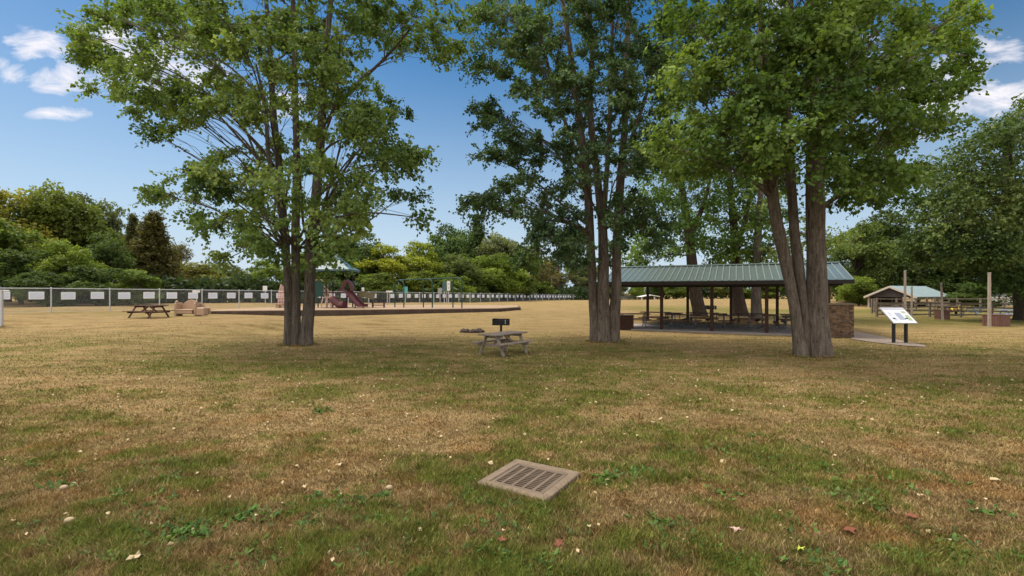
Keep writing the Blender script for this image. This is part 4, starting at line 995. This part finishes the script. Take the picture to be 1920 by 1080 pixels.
def art_tree(name, D, base_px, stems, boughs, Rc, leafL, nt, nl, cr_m, mleaf, mbark, label, group=None, clump_r=.62, extra=(), dens=1.0, twig=True, depth=.85, cat='tree', lo=2.5):
    bx = (base_px[0]-960)*D/F; bz = z1(bx, D); root = thing(name, (bx, D, bz), label, cat, group)
    k = D/F; T = Tubes(); paths = []
    for si, st in enumerate(stems):
        rows = np.array([[(px-960)*(D+dy)/F, D+dy, CAMH-(py-HZ)*(D+dy)/F, r*k] for (px, py, dy, r) in st])
        if len(extra) == 0 or si not in extra: rows[0, 2] = bz-.25
        q = cr(rows, 7); rad = np.maximum(q[:, 3], .01)
        h = np.clip((q[:, 2]-bz)/.7, 0, 1); rad = rad*(.97+.16*(1-h)**2.5)
        T.add(q[:, :3], rad, 20, .07, si+1); paths.append((q[:, :3], rad))
    tv, tf = T.get(); loc = np.array([bx, D, bz])
    link('trunk', set_mesh('trunk', tv-loc, tf, mbark, True), root)
    # boughs
    allp = np.concatenate([p for p, r in paths]); allr = np.concatenate([r for p, r in paths])
    Cs = []; tn = []; Bt = Tubes(); rs = []
    for (px, py, rx, ry, n) in boughs:
        n = max(1, int(round(n*dens))); off = abs((px-base_px[0])*k); dm = Rc*math.sqrt(max(.08, 1-min(1, off/(Rc*1.05))**2))*depth
        # split the bough over the depth so that each limb stays compact
        ng = max(1, int(round(dm/2.2))) if n > 5 else 1
        for gi in range(ng):
            dy0 = (-dm+2*dm*(gi+.5)/ng+rng.uniform(-.4, .4)) if ng > 1 else rng.uniform(-dm*.6, dm*.6)
            m = n//ng if ng > 1 else n
            if m < 1: continue
            c = P(px+rng.uniform(-.2, .2)*rx, py+rng.uniform(-.2, .2)*ry, D+dy0)
            # limb start
            hd = np.hypot(allp[:, 0]-c[0], allp[:, 1]-c[1]); want = c[2]-.75*hd; sc = np.abs(allp[:, 2]-want)+.5*hd+(allp[:, 2] < bz+lo)*9
            j = int(np.argmin(sc)); s0 = allp[j]; ln = np.linalg.norm(c-s0)
            if ln < .5: mid = (s0+c)/2
            else: mid = s0*.5+c*.5+np.array([0, 0, .10*ln])+rng.normal(0, .06*ln, 3)
            m1 = s0*.75+mid*.25+rng.normal(0, .03*ln, 3)+np.array([0, 0, .03*ln])
            r0 = min(allr[j]*.5, .012+.011*ln); lp = cr([s0, m1, mid, c], 5)
            Bt.add(lp, np.linspace(r0, .014, len(lp)), 7)
            th = rng.uniform(0, 2*math.pi, m); rr = np.sqrt(rng.uniform(0, 1, m)); ddy = rng.uniform(-1, 1, m)*min(1.3, dm/ng+.35)
            cc = np.array([P(px+rx*rr[i]*math.cos(th[i]), py+ry*rr[i]*math.sin(th[i]), D+dy0+ddy[i]) for i in range(m)])
            bt = rng.normal(.50, .17)
            for i in range(m):
                jj = int(rng.integers(int(len(lp)*.4), len(lp))); a = lp[jj]; b = cc[i]; md = (a+b)/2+np.array([0, 0, .08*np.linalg.norm(b-a)])+rng.normal(0, .05, 3)
                Bt.add([a, md, b], [.012, .009, .005], 4)
            Cs.append(cc); tn.append(bt+rng.normal(0, .07, m)); rs.append(clump_r*rng.uniform(.65, 1.25, m))
    C = np.concatenate(Cs); tn = np.concatenate(tn); rs = np.concatenate(rs)
    tc = np.array([bx, D, bz+6.0])
    v, f, ti = spray_leaves(C, tc, rs, nt, nl, leafL, .3, .55, tn, Bt if twig else None)
    bv, bf = Bt.get(); link('branches', set_mesh('branches', bv-loc, bf, mbark, True), root)
    link('crown', set_mesh('crown', v-loc, f, mleaf, False, {'tint': ti}), root)
    return root

B1 = [(300,60,150,55,30),(185,98,70,22,9),(260,150,95,35,16),(420,40,150,70,40),(520,130,120,90,50),(330,212,75,38,13),(410,190,100,55,26),(285,250,36,16,3),(640,60,120,70,34),(760,40,100,45,20),(835,75,42,45,9),(640,200,80,75,30),
      (720,228,60,42,14),(705,305,75,38,15),(745,285,40,26,5),(745,368,38,16,4),(450,320,95,40,20),(360,350,65,28,9),(298,368,32,20,4),(560,300,55,60,18),(500,395,85,40,14),(425,412,62,24,8),(650,370,60,45,14),(640,415,50,32,13),
      (470,455,40,20,5),(432,482,20,6,2),(505,470,22,22,3),(608,455,26,24,5),(602,505,8,20,1),(785,408,8,3,1),(160,60,25,14,2),(240,30,70,30,10),
      (550,-80,240,90,60),(550,-200,190,80,40),(560,-300,100,50,18)]
S1 = [[(541,648,0,8),(540,560,0,7),(537,470,0,7),(531,400,.1,6.8),(522,300,.2,6.5),(512,200,.2,5.5),(505,80,.3,4.5),(495,-60,.2,3),(490,-200,0,1.2)],
      [(555,648,.05,9.5),(555,560,.05,8),(554,440,.1,7.5),(556,300,0,6.5),(553,180,-.2,5.5),(551,60,-.3,4.5),(548,-80,-.3,3),(550,-240,0,1.2)],
      [(573,648,-.05,13),(580,560,0,10.5),(583,465,0,9.8),(592,370,0,9),(603,240,-.1,7.5),(607,130,-.2,6.5),(618,30,-.3,4.8),(630,-100,-.2,3),(640,-230,0,1.2)],
      [(606,235,-.1,3.5),(650,180,-.5,3),(690,140,-.8,2.6),(735,95,-1,2.2),(785,35,-1.2,1.2)],[(537,480,0,5.5),(526,400,-.2,4.5),(505,300,-.6,3.8),(497,200,-.6,3),(480,120,-.6,1.5)]]
art_tree('maple_tree', 18.0, (558,648), S1, B1, 7.0, .118, 10, 18, None, M_leaf1, M_bark1, 'maple with three close grey trunks standing in front of the playground', extra=(3, 4), dens=1.1, lo=3.4, clump_r=.55)

B2 = [(935,20,45,40,9),(985,95,40,40,10),(945,50,48,60,14),(1060,50,80,80,30),(1160,50,70,80,28),(925,130,45,45,9),(1010,160,70,60,24),(1120,170,75,70,28),(1210,150,65,70,22),(915,215,48,26,9),(1000,270,70,45,20),(1090,290,55,60,20),(1190,280,65,60,24),(930,300,34,26,6),
      (905,385,36,24,9),(980,370,55,45,17),(1060,400,55,50,18),(1030,455,60,32,15),(1080,485,34,20,6),(1175,390,50,40,15),(1200,440,45,36,11),(1130,470,22,18,3),(985,480,30,14,4),(1240,60,60,70,18),(1250,250,40,60,10),
      (1080,-60,160,60,38),(1100,-180,140,80,34),(1110,-280,70,45,12)]
S2 = [[(1117,641,0,10.5),(1112,560,0,8.5),(1106,440,0,8),(1100,330,-.1,7),(1086,220,-.2,6),(1070,100,-.3,5),(1055,0,-.3,3.6),(1045,-160,-.1,1.2)],
      [(1132,641,-.1,14),(1131,600,-.1,12.5),(1130,540,-.1,11),(1131,450,-.1,9),(1120,330,0,7),(1106,200,.1,6),(1110,80,.2,4.6),(1095,-30,.2,3.2),(1090,-200,0,1.2)],
      [(1147,641,0,13),(1150,600,0,12),(1155,545,0,9.5),(1158,430,0,8.5),(1165,320,.1,7.5),(1172,220,.2,6),(1175,100,.3,5),(1180,0,.3,3.6),(1185,-170,.2,1.2)],
      [(1130,440,-.1,5),(1142,250,-.4,4.4),(1146,120,-.5,3.6),(1152,-60,-.5,2)],[(1102,350,-.1,4.4),(1050,200,-.4,3.2),(1020,90,-.5,2.4),(1000,-30,-.5,1.2)],[(1165,310,.1,4.4),(1205,200,.3,3.2),(1230,110,.3,2.4),(1250,0,.3,1.2)]]
art_tree('poplar_tree', 19.3, (1134,641), S2, B2, 5.0, .105, 11, 21, None, M_leaf2, M_bark3, 'tall upright tree with dense dark leaves between playground and pavilion', extra=(3, 4, 5), lo=4.2, dens=1.2, clump_r=.5)

B3 = [(1330,60,90,70,26),(1440,60,85,80,30),(1540,50,90,70,34),(1640,60,100,60,32),(1745,55,75,40,18),(1815,105,18,26,4),(1755,150,62,42,15),(1660,150,80,60,26),(1560,150,75,70,28),(1470,170,65,80,28),(1380,180,80,70,28),(1295,170,60,70,18),
      (1280,280,60,50,13),(1365,280,75,50,18),(1440,300,50,40,12),(1420,230,55,50,16),(1560,260,60,50,18),(1650,240,70,40,18),(1735,225,45,24,7),(1600,320,50,40,11),(1655,325,55,32,11),(1690,350,26,18,3),(1610,370,45,18,4),(1465,345,20,24,3),(1478,390,14,10,1),(1800,30,40,20,4),
      (1500,-70,260,70,60),(1510,-190,190,80,40),(1520,-290,100,45,14)]
S3 = [[(1504,665,0,13),(1489,570,0,9.5),(1468,470,0,10.5),(1453,400,0,10),(1446,340,.1,9.5),(1440,220,.2,8),(1430,100,.3,7),(1420,-50,.3,4.5),(1410,-220,.1,1.5)],
      [(1517,665,.1,13),(1506,570,.1,9),(1493,470,.15,9.5),(1486,390,.2,8.5),(1481,300,.3,8),(1475,180,.4,7),(1480,50,.4,5),(1478,-170,.2,1.5)],
      [(1537,667,0,21),(1532,590,0,18.5),(1530,480,0,16.5),(1528,380,0,15.5),(1527,250,-.1,13),(1520,120,-.2,10),(1518,0,-.2,7.5),(1525,-220,0,2)],
      [(1540,392,0,5),(1562,374,-.1,4.2),(1590,360,-.3,3.4),(1640,335,-.5,2)],[(1528,230,-.1,6.5),(1570,130,-.4,4.5),(1610,40,-.6,3.2),(1650,-60,-.6,1.5)]]
art_tree('maple_tree', 15.1, (1525,667), S3, B3, 6.0, .118, 10, 18, None, M_leaf3, M_bark3, 'large tree with three spreading brown trunks in front of the stone wall', extra=(3, 4), lo=5.0, dens=1.05, clump_r=.52)

# trees behind the pavilion
art_tree('maple_tree', 34.0, (1312,596), [[(1314,596,0,13),(1303,540,0,11),(1292,450,0,8),(1280,360,0,6),(1270,280,0,3)],[(1292,450,0,5),(1320,380,.3,4),(1340,300,.5,2)]],
   [(1225,400,50,45,20),(1290,370,55,45,22),(1225,460,45,30,16),(1290,440,45,30,14),(1200,495,30,12,6),(1250,320,50,40,16),(1320,320,40,40,12),(1300,250,80,50,22)], 4.5, .19, 7, 10, None, M_leaf3, M_barkd, 'leaning dark trunk tree behind the pavilion near its middle posts', 'trees behind the pavilion', 1.0, extra=(1,), dens=1.7, lo=4, twig=False)
art_tree('maple_tree', 36.0, (1385,593), [[(1388,593,0,16),(1381,540,0,12),(1378,460,0,8),(1372,380,0,6),(1365,280,0,3)],[(1378,470,0,5),(1400,400,.3,4),(1415,300,.5,2)]],
   [(1370,400,50,40,20),(1420,380,45,40,16),(1350,455,45,26,14),(1400,455,45,30,14),(1380,485,50,12,8),(1360,320,50,40,16),(1420,310,40,40,12),(1380,250,80,50,20)], 4.5, .20, 7, 10, None, M_leaf3, M_barkd, 'thick trunk tree behind the pavilion with widening foot', 'trees behind the pavilion', 1.05, extra=(1,), dens=1.7, lo=4, twig=False)
art_tree('maple_tree', 33.0, (1418,600), [[(1419,600,0,11),(1418,540,0,8.5),(1420,460,0,7),(1425,380,0,5),(1430,300,0,3)]],
   [(1440,420,40,30,9),(1460,470,35,20,7),(1440,350,45,40,12),(1500,440,30,30,6),(1560,440,30,20,4),(1450,290,50,40,12)], 4.0, .19, 7, 10, None, M_leaf1, M_bark1, 'slender straight grey trunk tree behind the pavilion', 'trees behind the pavilion', .95, dens=1.7, lo=4, twig=False)
# big tree at the right edge
art_tree('maple_tree', 34.0, (1912,606), [[(1922,606,0,15),(1914,540,0,12),(1900,450,0,11),(1890,350,0,8),(1885,260,0,4)],[(1902,470,0,6),(1860,420,-.5,4),(1810,390,-.8,2)],[(1900,430,0,6),(1960,380,-.5,4),(2010,330,-.8,2)]],
   [(1715,470,24,18,5),(1760,320,36,26,8),(1850,300,60,50,26),(1895,245,40,32,14),(1790,350,50,36,20),(1870,380,70,50,34),(1790,420,55,40,24),(1750,385,32,24,9),(1830,455,75,34,30),(1745,450,36,24,10),(1765,475,45,14,9),(1900,450,60,50,24),(1890,515,40,22,12),(1815,488,50,14,9),
    (1970,330,80,90,40),(2030,430,80,80,36),(1960,500,60,50,22),(1950,220,60,50,18)], 6.5, .19, 7, 10, None, M_leafd, M_barkd, 'big spreading tree with dense layered leaves at the right edge', None, 1.05, extra=(1, 2), dens=2.6, lo=3.5, twig=False)

# --- trees of the far wood: shared meshes, own colour and size
def bg_mesh(seed, kind):
    global rng
    rng = np.random.default_rng(seed); T = Tubes()
    H = 10.0
    if kind == 'conifer':
        T.add([(0, 0, -.3), (0, 0, 5), (0.1, 0, 10)], [.22, .15, .03], 7); C = []; 
        for z in np.linspace(.8, 9.8, 26):
            R = 2.9*(1-(z/10.3))**.85+.15; m = int(4+R*4.2)
            a = rng.uniform(0, 2*math.pi)+np.arange(m)*2*math.pi/m+rng.normal(0, .2, m); rr = R*rng.uniform(.55, 1.12, m)
            for i in range(m):
                e = np.array([rr[i]*math.cos(a[i]), rr[i]*math.sin(a[i]), z+rng.normal(0, .12)-.12*rr[i]])
                T.add([(0, 0, z), e], [.04, .01], 3)
                for q in (.45, .75, 1.0): C.append(e*np.array([q, q, 1]))
        C = np.array(C); v, f, ti = spray_leaves(C, np.array([0, 0, 4.0]), np.full(len(C), .45), 5, 7, .22, .3, .25)
    elif kind == 'bare':
        T.add([(0, 0, -.3), (.1, 0, 4), (.3, .1, 9.6)], [.2, .13, .02], 7); C = []
        for i in range(46):
            z = rng.uniform(2, 9); a = rng.uniform(0, 6.28); l = rng.uniform(.8, 2.4)*(1-z/13); e = np.array([l*math.cos(a), l*math.sin(a), z+l*rng.uniform(.5, 1.2)])
            T.add([(0.02*z, 0, z), e*np.array([.5, .5, 1])-np.array([0, 0, .25*l]), e], [.05, .03, .008], 4)
            for _ in range(3): T.add([e*.98, e+rng.normal(0, .5, 3)], [.02, .006], 3)
            if rng.uniform() < .6: C.append(e)
        C = np.array(C); v, f, ti = spray_leaves(C, np.array([0, 0, 5.0]), np.full(len(C), .5), 4, 5, .15, .2, .5)
    else:
        th = rng.uniform(0, 6.28); T.add([(0, 0, -.3), (.1, 0, 2.5), (.2*math.cos(th), .2*math.sin(th), 7.8)], [.26, .19, .05], 8)
        lobes = []
        nl_ = {'round': 30, 'airy': 17, 'shrub': 20, 'layered': 30}[kind]; tries = 0
        while len(lobes) < nl_ and tries < 500:
            tries += 1
            z = rng.uniform(1.6, 9.1) if kind != 'shrub' else rng.uniform(.6, 9.0)
            Rz = 3.7*math.sqrt(max(.03, 1-((z-5.0)/4.9)**2)); a = rng.uniform(0, 6.28); r = Rz*rng.uniform(.3, .9)
            lobes.append((r*math.cos(a), r*math.sin(a), z, rng.uniform(1.1, 1.9)*(.8 if kind == 'layered' else 1)))
        C = []; tn = []
        for (x, y, z, R) in lobes:
            T.add([(0, 0, max(.8, z-2.2)), (x*.5, y*.5, z-.7), (x, y, z)], [.10, .06, .02], 5); bt = rng.normal(.48, .14)
            m = int({'airy': 16, 'round': 30, 'shrub': 30, 'layered': 26}[kind]*R**1.6/1.6)
            q = unit(rng.normal(0, 1, (m, 3))); q = q*(R*rng.uniform(.55, 1.05, m)**.5)[:, None]; q[:, 2] *= .58 if kind == 'layered' else .8
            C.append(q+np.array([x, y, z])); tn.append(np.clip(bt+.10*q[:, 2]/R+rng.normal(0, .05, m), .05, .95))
        C = np.concatenate(C); tn = np.concatenate(tn); k = C[:, 2] > .3; C, tn = C[k], tn[k]
        v, f, ti = spray_leaves(C, np.array([0, 0, 4.5]), np.full(len(C), .55), 5, 5, .27 if kind != 'airy' else .22, .2, .45 if kind == 'layered' else .6, tn)
    tv, tf = T.get()
    return set_mesh('trunk', tv, tf, M_barkd, True), set_mesh('crown', v, f, M_leafb, False, {'tint': ti})
BGM = {k: [bg_mesh(100+i*7+j, k) for j in range(n)] for i, (k, n) in enumerate((('round', 3), ('layered', 2), ('airy', 2), ('conifer', 2), ('bare', 1), ('shrub', 2)))}
rng = np.random.default_rng(99)
DG, MG, LG, YG, OL, BR_, SG = (.09,.13,.035), (.14,.185,.04), (.21,.265,.05), (.31,.32,.035), (.22,.205,.055), (.20,.165,.085), (.16,.175,.085)
def bgt(px, D, top, hw, kind, col, label, group, sink=0, name=None):
    if px < 1130 and group in (GL, GC):
        uu = (px-960)/F; kk = (28.8+30*uu)/(1.4-2.7*uu); D = max(D, 30+2.7*kk+3.5+hw*D/F*.75) if 0 < kk < 45 else D
    X = (px-960)*D/F; z = z1(X, D)-sink; H = CAMH-(top-HZ)*D/F-z; Wd = hw*D/F
    base_h = {'conifer': 10.2, 'bare': 10.4}.get(kind, 10.3); base_w = {'conifer': 3.1, 'bare': 2.2}.get(kind, 4.7)
    o = thing(name or {'conifer': 'conifer_tree', 'shrub': 'bush'}.get(kind, 'broadleaf_tree'), (X, D, z), label, {'shrub': 'bush'}.get(kind, 'tree'), group)
    m = BGM[kind][int(rng.integers(0, len(BGM[kind])))]
    o.scale = (Wd/base_w, Wd/base_w, H/base_h); o.rotation_euler = (0, 0, rng.uniform(0, 6.28))
    for me in m:
        c = link(me.name.split('.')[0], me, o)
        v = rng.uniform(.9, 1.1); c.color = (col[0]*v, col[1]*v, col[2]*v, 1)
    return o
GL = 'trees of the wood on the left'; GC = 'trees behind the playground'; GR = 'trees around the second pavilion'; GF = 'hedge trees across the field behind the pavilion'
bgt(15, 62, 338, 105, 'layered', (.30,.27,.06), 'tall yellowish green tree at the left edge of the wood', GL)
bgt(110, 66, 352, 90, 'round', (.17,.20,.045), 'tallest bushy green tree in the wood on the left', GL)
bgt(165, 70, 368, 68, 'round', SG, 'grey green tree topping the wood right of its tallest tree', GL)
bgt(200, 56, 425, 60, 'layered', DG, 'dark layered tree in front of the grey green one on the left', GL)
bgt(120, 50, 440, 60, 'layered', LG, 'bright light green tree in the middle of the left wood', GL)
bgt(40, 48, 470, 70, 'round', DG, 'dark low tree behind the fence at the left edge', GL)
bgt(215, 74, 385, 26, 'bare', BR_, 'bare topped snag rising between the green trees on the left', GL)
bgt(245, 68, 430, 40, 'airy', OL, 'loose olive tree beside the bare snag', GL)
bgt(287, 60, 398, 62, 'conifer', (.15,.13,.045), 'tall brownish green spruce at the end of the left wood', GL)
bgt(250, 64, 402, 34, 'conifer', (.12,.115,.045), 'thin spruce left of the tall brownish one', GL)
bgt(335, 66, 440, 46, 'airy', BR_, 'loose brown leaved tree right of the tall spruce', GL)
bgt(180, 47, 500, 60, 'shrub', DG, 'dark bush behind the fence near the second fence bay', GL)
bgt(260, 50, 505, 55, 'shrub', MG, 'green bush at the foot of the spruces', GL)
bgt(90, 45, 505, 55, 'shrub', (.085,.125,.032), 'low green bush under the bright tree on the left', GL)
bgt(-60, 50, 400, 110, 'round', MG, 'green tree mostly beyond the left edge', GL)
bgt(365, 80, 490, 45, 'round', OL, 'small olive tree between the left wood and the near trunk', GL)
bgt(430, 95, 500, 45, 'round', SG, 'grey green rounded tree left of the near maple trunks', GC)
bgt(395, 95, 502, 40, 'airy', OL, 'hazy olive tree beside the grey green rounded one', GC)
bgt(500, 72, 480, 52, 'layered', LG, 'light green tree just left of the near maple trunks', GC)
bgt(590, 85, 470, 60, 'round', MG, 'green tree behind the green play panel', GC)
bgt(668, 80, 440, 70, 'round', DG, 'dark tree behind the canopy of the play structure', GC)
bgt(720, 78, 452, 62, 'layered', YG, 'yellow leaved tree right of the play canopy', GC)
bgt(785, 82, 446, 62, 'layered', (.28,.31,.04), 'second yellow tree, behind the swing frame', GC)
bgt(850, 100, 424, 60, 'round', (.10,.15,.05), 'tall pale green tree above the yellow ones', GC)
bgt(895, 105, 416, 46, 'conifer', (.075,.11,.045), 'pointed dark tree top left of the middle trunk', GC)
bgt(940, 100, 440, 60, 'round', SG, 'grey green tree at the end of the wood near the middle trunk', GC)
bgt(860, 84, 468, 60, 'layered', (.13,.16,.05), 'domed light green tree behind the swing frame', GC)
bgt(930, 80, 478, 60, 'round', LG, 'bright green bushy tree beyond the distant fence', GC)
bgt(960, 76, 510, 50, 'round', MG, 'low green tree in front of the bright bushy one', GC)
bgt(700, 70, 512, 55, 'shrub', (.14,.18,.035), 'yellow green bush beyond the slide', GC)
bgt(780, 74, 508, 58, 'shrub', (.17,.20,.03), 'yellow green bush behind the first swing hoop', GC)
bgt(850, 76, 510, 50, 'shrub', LG, 'light green bush behind the last swing hoop', GC)
bgt(905, 76, 515, 42, 'shrub', MG, 'green bush right of the swing frame', GC)
bgt(1005, 110, 462, 52, 'airy', BR_, 'thin greyish tree beyond the fence right of the bright bushy tree', GC)
bgt(1048, 120, 470, 50, 'bare', SG, 'bare branched tree beyond the far end of the fence', GC)
bgt(1080, 130, 462, 52, 'airy', SG, 'airy grey green tree left of the middle trunk', GC)
bgt(1010, 105, 528, 40, 'shrub', MG, 'small bush by the distant fence near the pale pole', GC)
bgt(1085, 140, 540, 40, 'shrub', DG, 'low dark bush at the far end of the fence', GC)
bgt(975, 98, 462, 46, 'round', MG, 'mid green tree between the bushy wood and the thin greyish tree', GC)
bgt(1025, 125, 488, 40, 'round', OL, 'olive tree behind the pale slim pole', GC)
bgt(1095, 128, 500, 36, 'round', SG, 'grey green tree half hidden by the upright near tree', GC)
bgt(640, 84, 462, 50, 'round', LG, 'light green tree rising behind the play canopy peak', GC)
for i, (px, top, hw, c, k) in enumerate(((1150,520,30,SG,'round'),(1195,528,16,LG,'round'),(1232,528,22,DG,'round'),(1268,532,26,MG,'round'),(1310,530,30,DG,'shrub'),(1352,528,30,OL,'round'),(1398,526,30,MG,'shrub'),(1440,528,30,LG,'round'),(1485,528,32,DG,'round'),(1530,526,34,MG,'shrub'))):
    bgt(px, 118+4*(i % 3), top, hw, k, c, ['grey green hedge tree seen left of the pavilion roof end','bright small hedge tree over the far grey fence','dark hedge tree behind the far small shelter','green hedge tree left of the leaning trunk','dark hedge bush behind the leaning trunk','olive hedge tree left of the thick trunk','green hedge bush between thick and slender trunks','light green hedge tree right of the slender trunk','dark hedge tree behind the last back post','green hedge bush near the three-stemmed tree'][i], GF)
bgt(1605, 84, 408, 68, 'layered', (.12,.155,.045), 'rounded green tree behind the pavilion roof end', GR)
bgt(1660, 88, 395, 78, 'round', (.10,.135,.045), 'dense dark green tree above the second pavilion', GR)
bgt(1570, 90, 470, 45, 'airy', MG, 'loose tree showing between the near brown trunks', GR)
bgt(1610, 78, 520, 40, 'round', LG, 'low light green tree left of the second pavilion', GR)
bgt(1720, 86, 440, 70, 'layered', DG, 'dark layered tree behind the second pavilion', GR)
bgt(1800, 84, 470, 80, 'round', DG, 'dark tree behind the tall poles', GR)
bgt(1880, 80, 450, 80, 'round', (.04,.065,.028), 'very dark tree behind the big tree at the right edge', GR)
bgt(1790, 84, 530, 40, 'shrub', MG, 'green bush right of the second pavilion roof', GR)
bgt(1840, 60, 530, 50, 'shrub', DG, 'dark bush behind the rail fence and thick pole', GR)
bgt(1990, 60, 430, 90, 'round', MG, 'green tree beyond the right edge of the big tree', GR)

for i, (px, D, top, hw, k, c) in enumerate(((-170, 56, 360, 110, 'layered', MG), (-300, 60, 350, 120, 'round', OL), (-440, 64, 360, 130, 'round', DG), (-620, 70, 370, 140, 'layered', MG), (2120, 56, 400, 110, 'round', MG), (2280, 60, 390, 120, 'layered', DG), (2450, 62, 400, 120, 'round', OL))):
    bgt(px, D, top, hw, k, c, 'broadleaf tree in the wood continuing beyond the '+('left' if px < 0 else 'right')+' edge', GL if px < 0 else GR)
# far undergrowth: one mass along the foot of the woods
def undergrowth():
    n = 15000; seg = [(( -48, 50), (-20, 72), .42), ((-22, 74), (22, 122), .42), ((22, 128), (80, 118), .16)]
    Pp = []
    for (a, b, fr) in seg:
        m = int(n*fr); t = rng.uniform(0, 1, m); x = a[0]+(b[0]-a[0])*t+rng.normal(0, 1.0, m); y = a[1]+(b[1]-a[1])*t+rng.normal(0, 1.3, m)+1.5
        z = gz(x, y)+rng.uniform(0, 1, m)**1.3*(2.2+1.8*fbm(x*.3, y*.3, 77)); Pp.append(np.stack([x, y, z], 1))
    p = np.concatenate(Pp); m = len(p); d = unit(rng.normal(0, 1, (m, 3))); nm = unit(rng.normal(0, .6, (m, 3))+np.array([0, -.3, .8]))
    v, f = leaf_quads(p, d, nm, rng.uniform(.4, .8, m), .9)
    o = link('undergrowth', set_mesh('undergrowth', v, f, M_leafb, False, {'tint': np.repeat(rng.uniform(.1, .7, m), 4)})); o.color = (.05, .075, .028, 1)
    tag(o, 'dark green undergrowth along the foot of the far woods', 'undergrowth', None, 'stuff')
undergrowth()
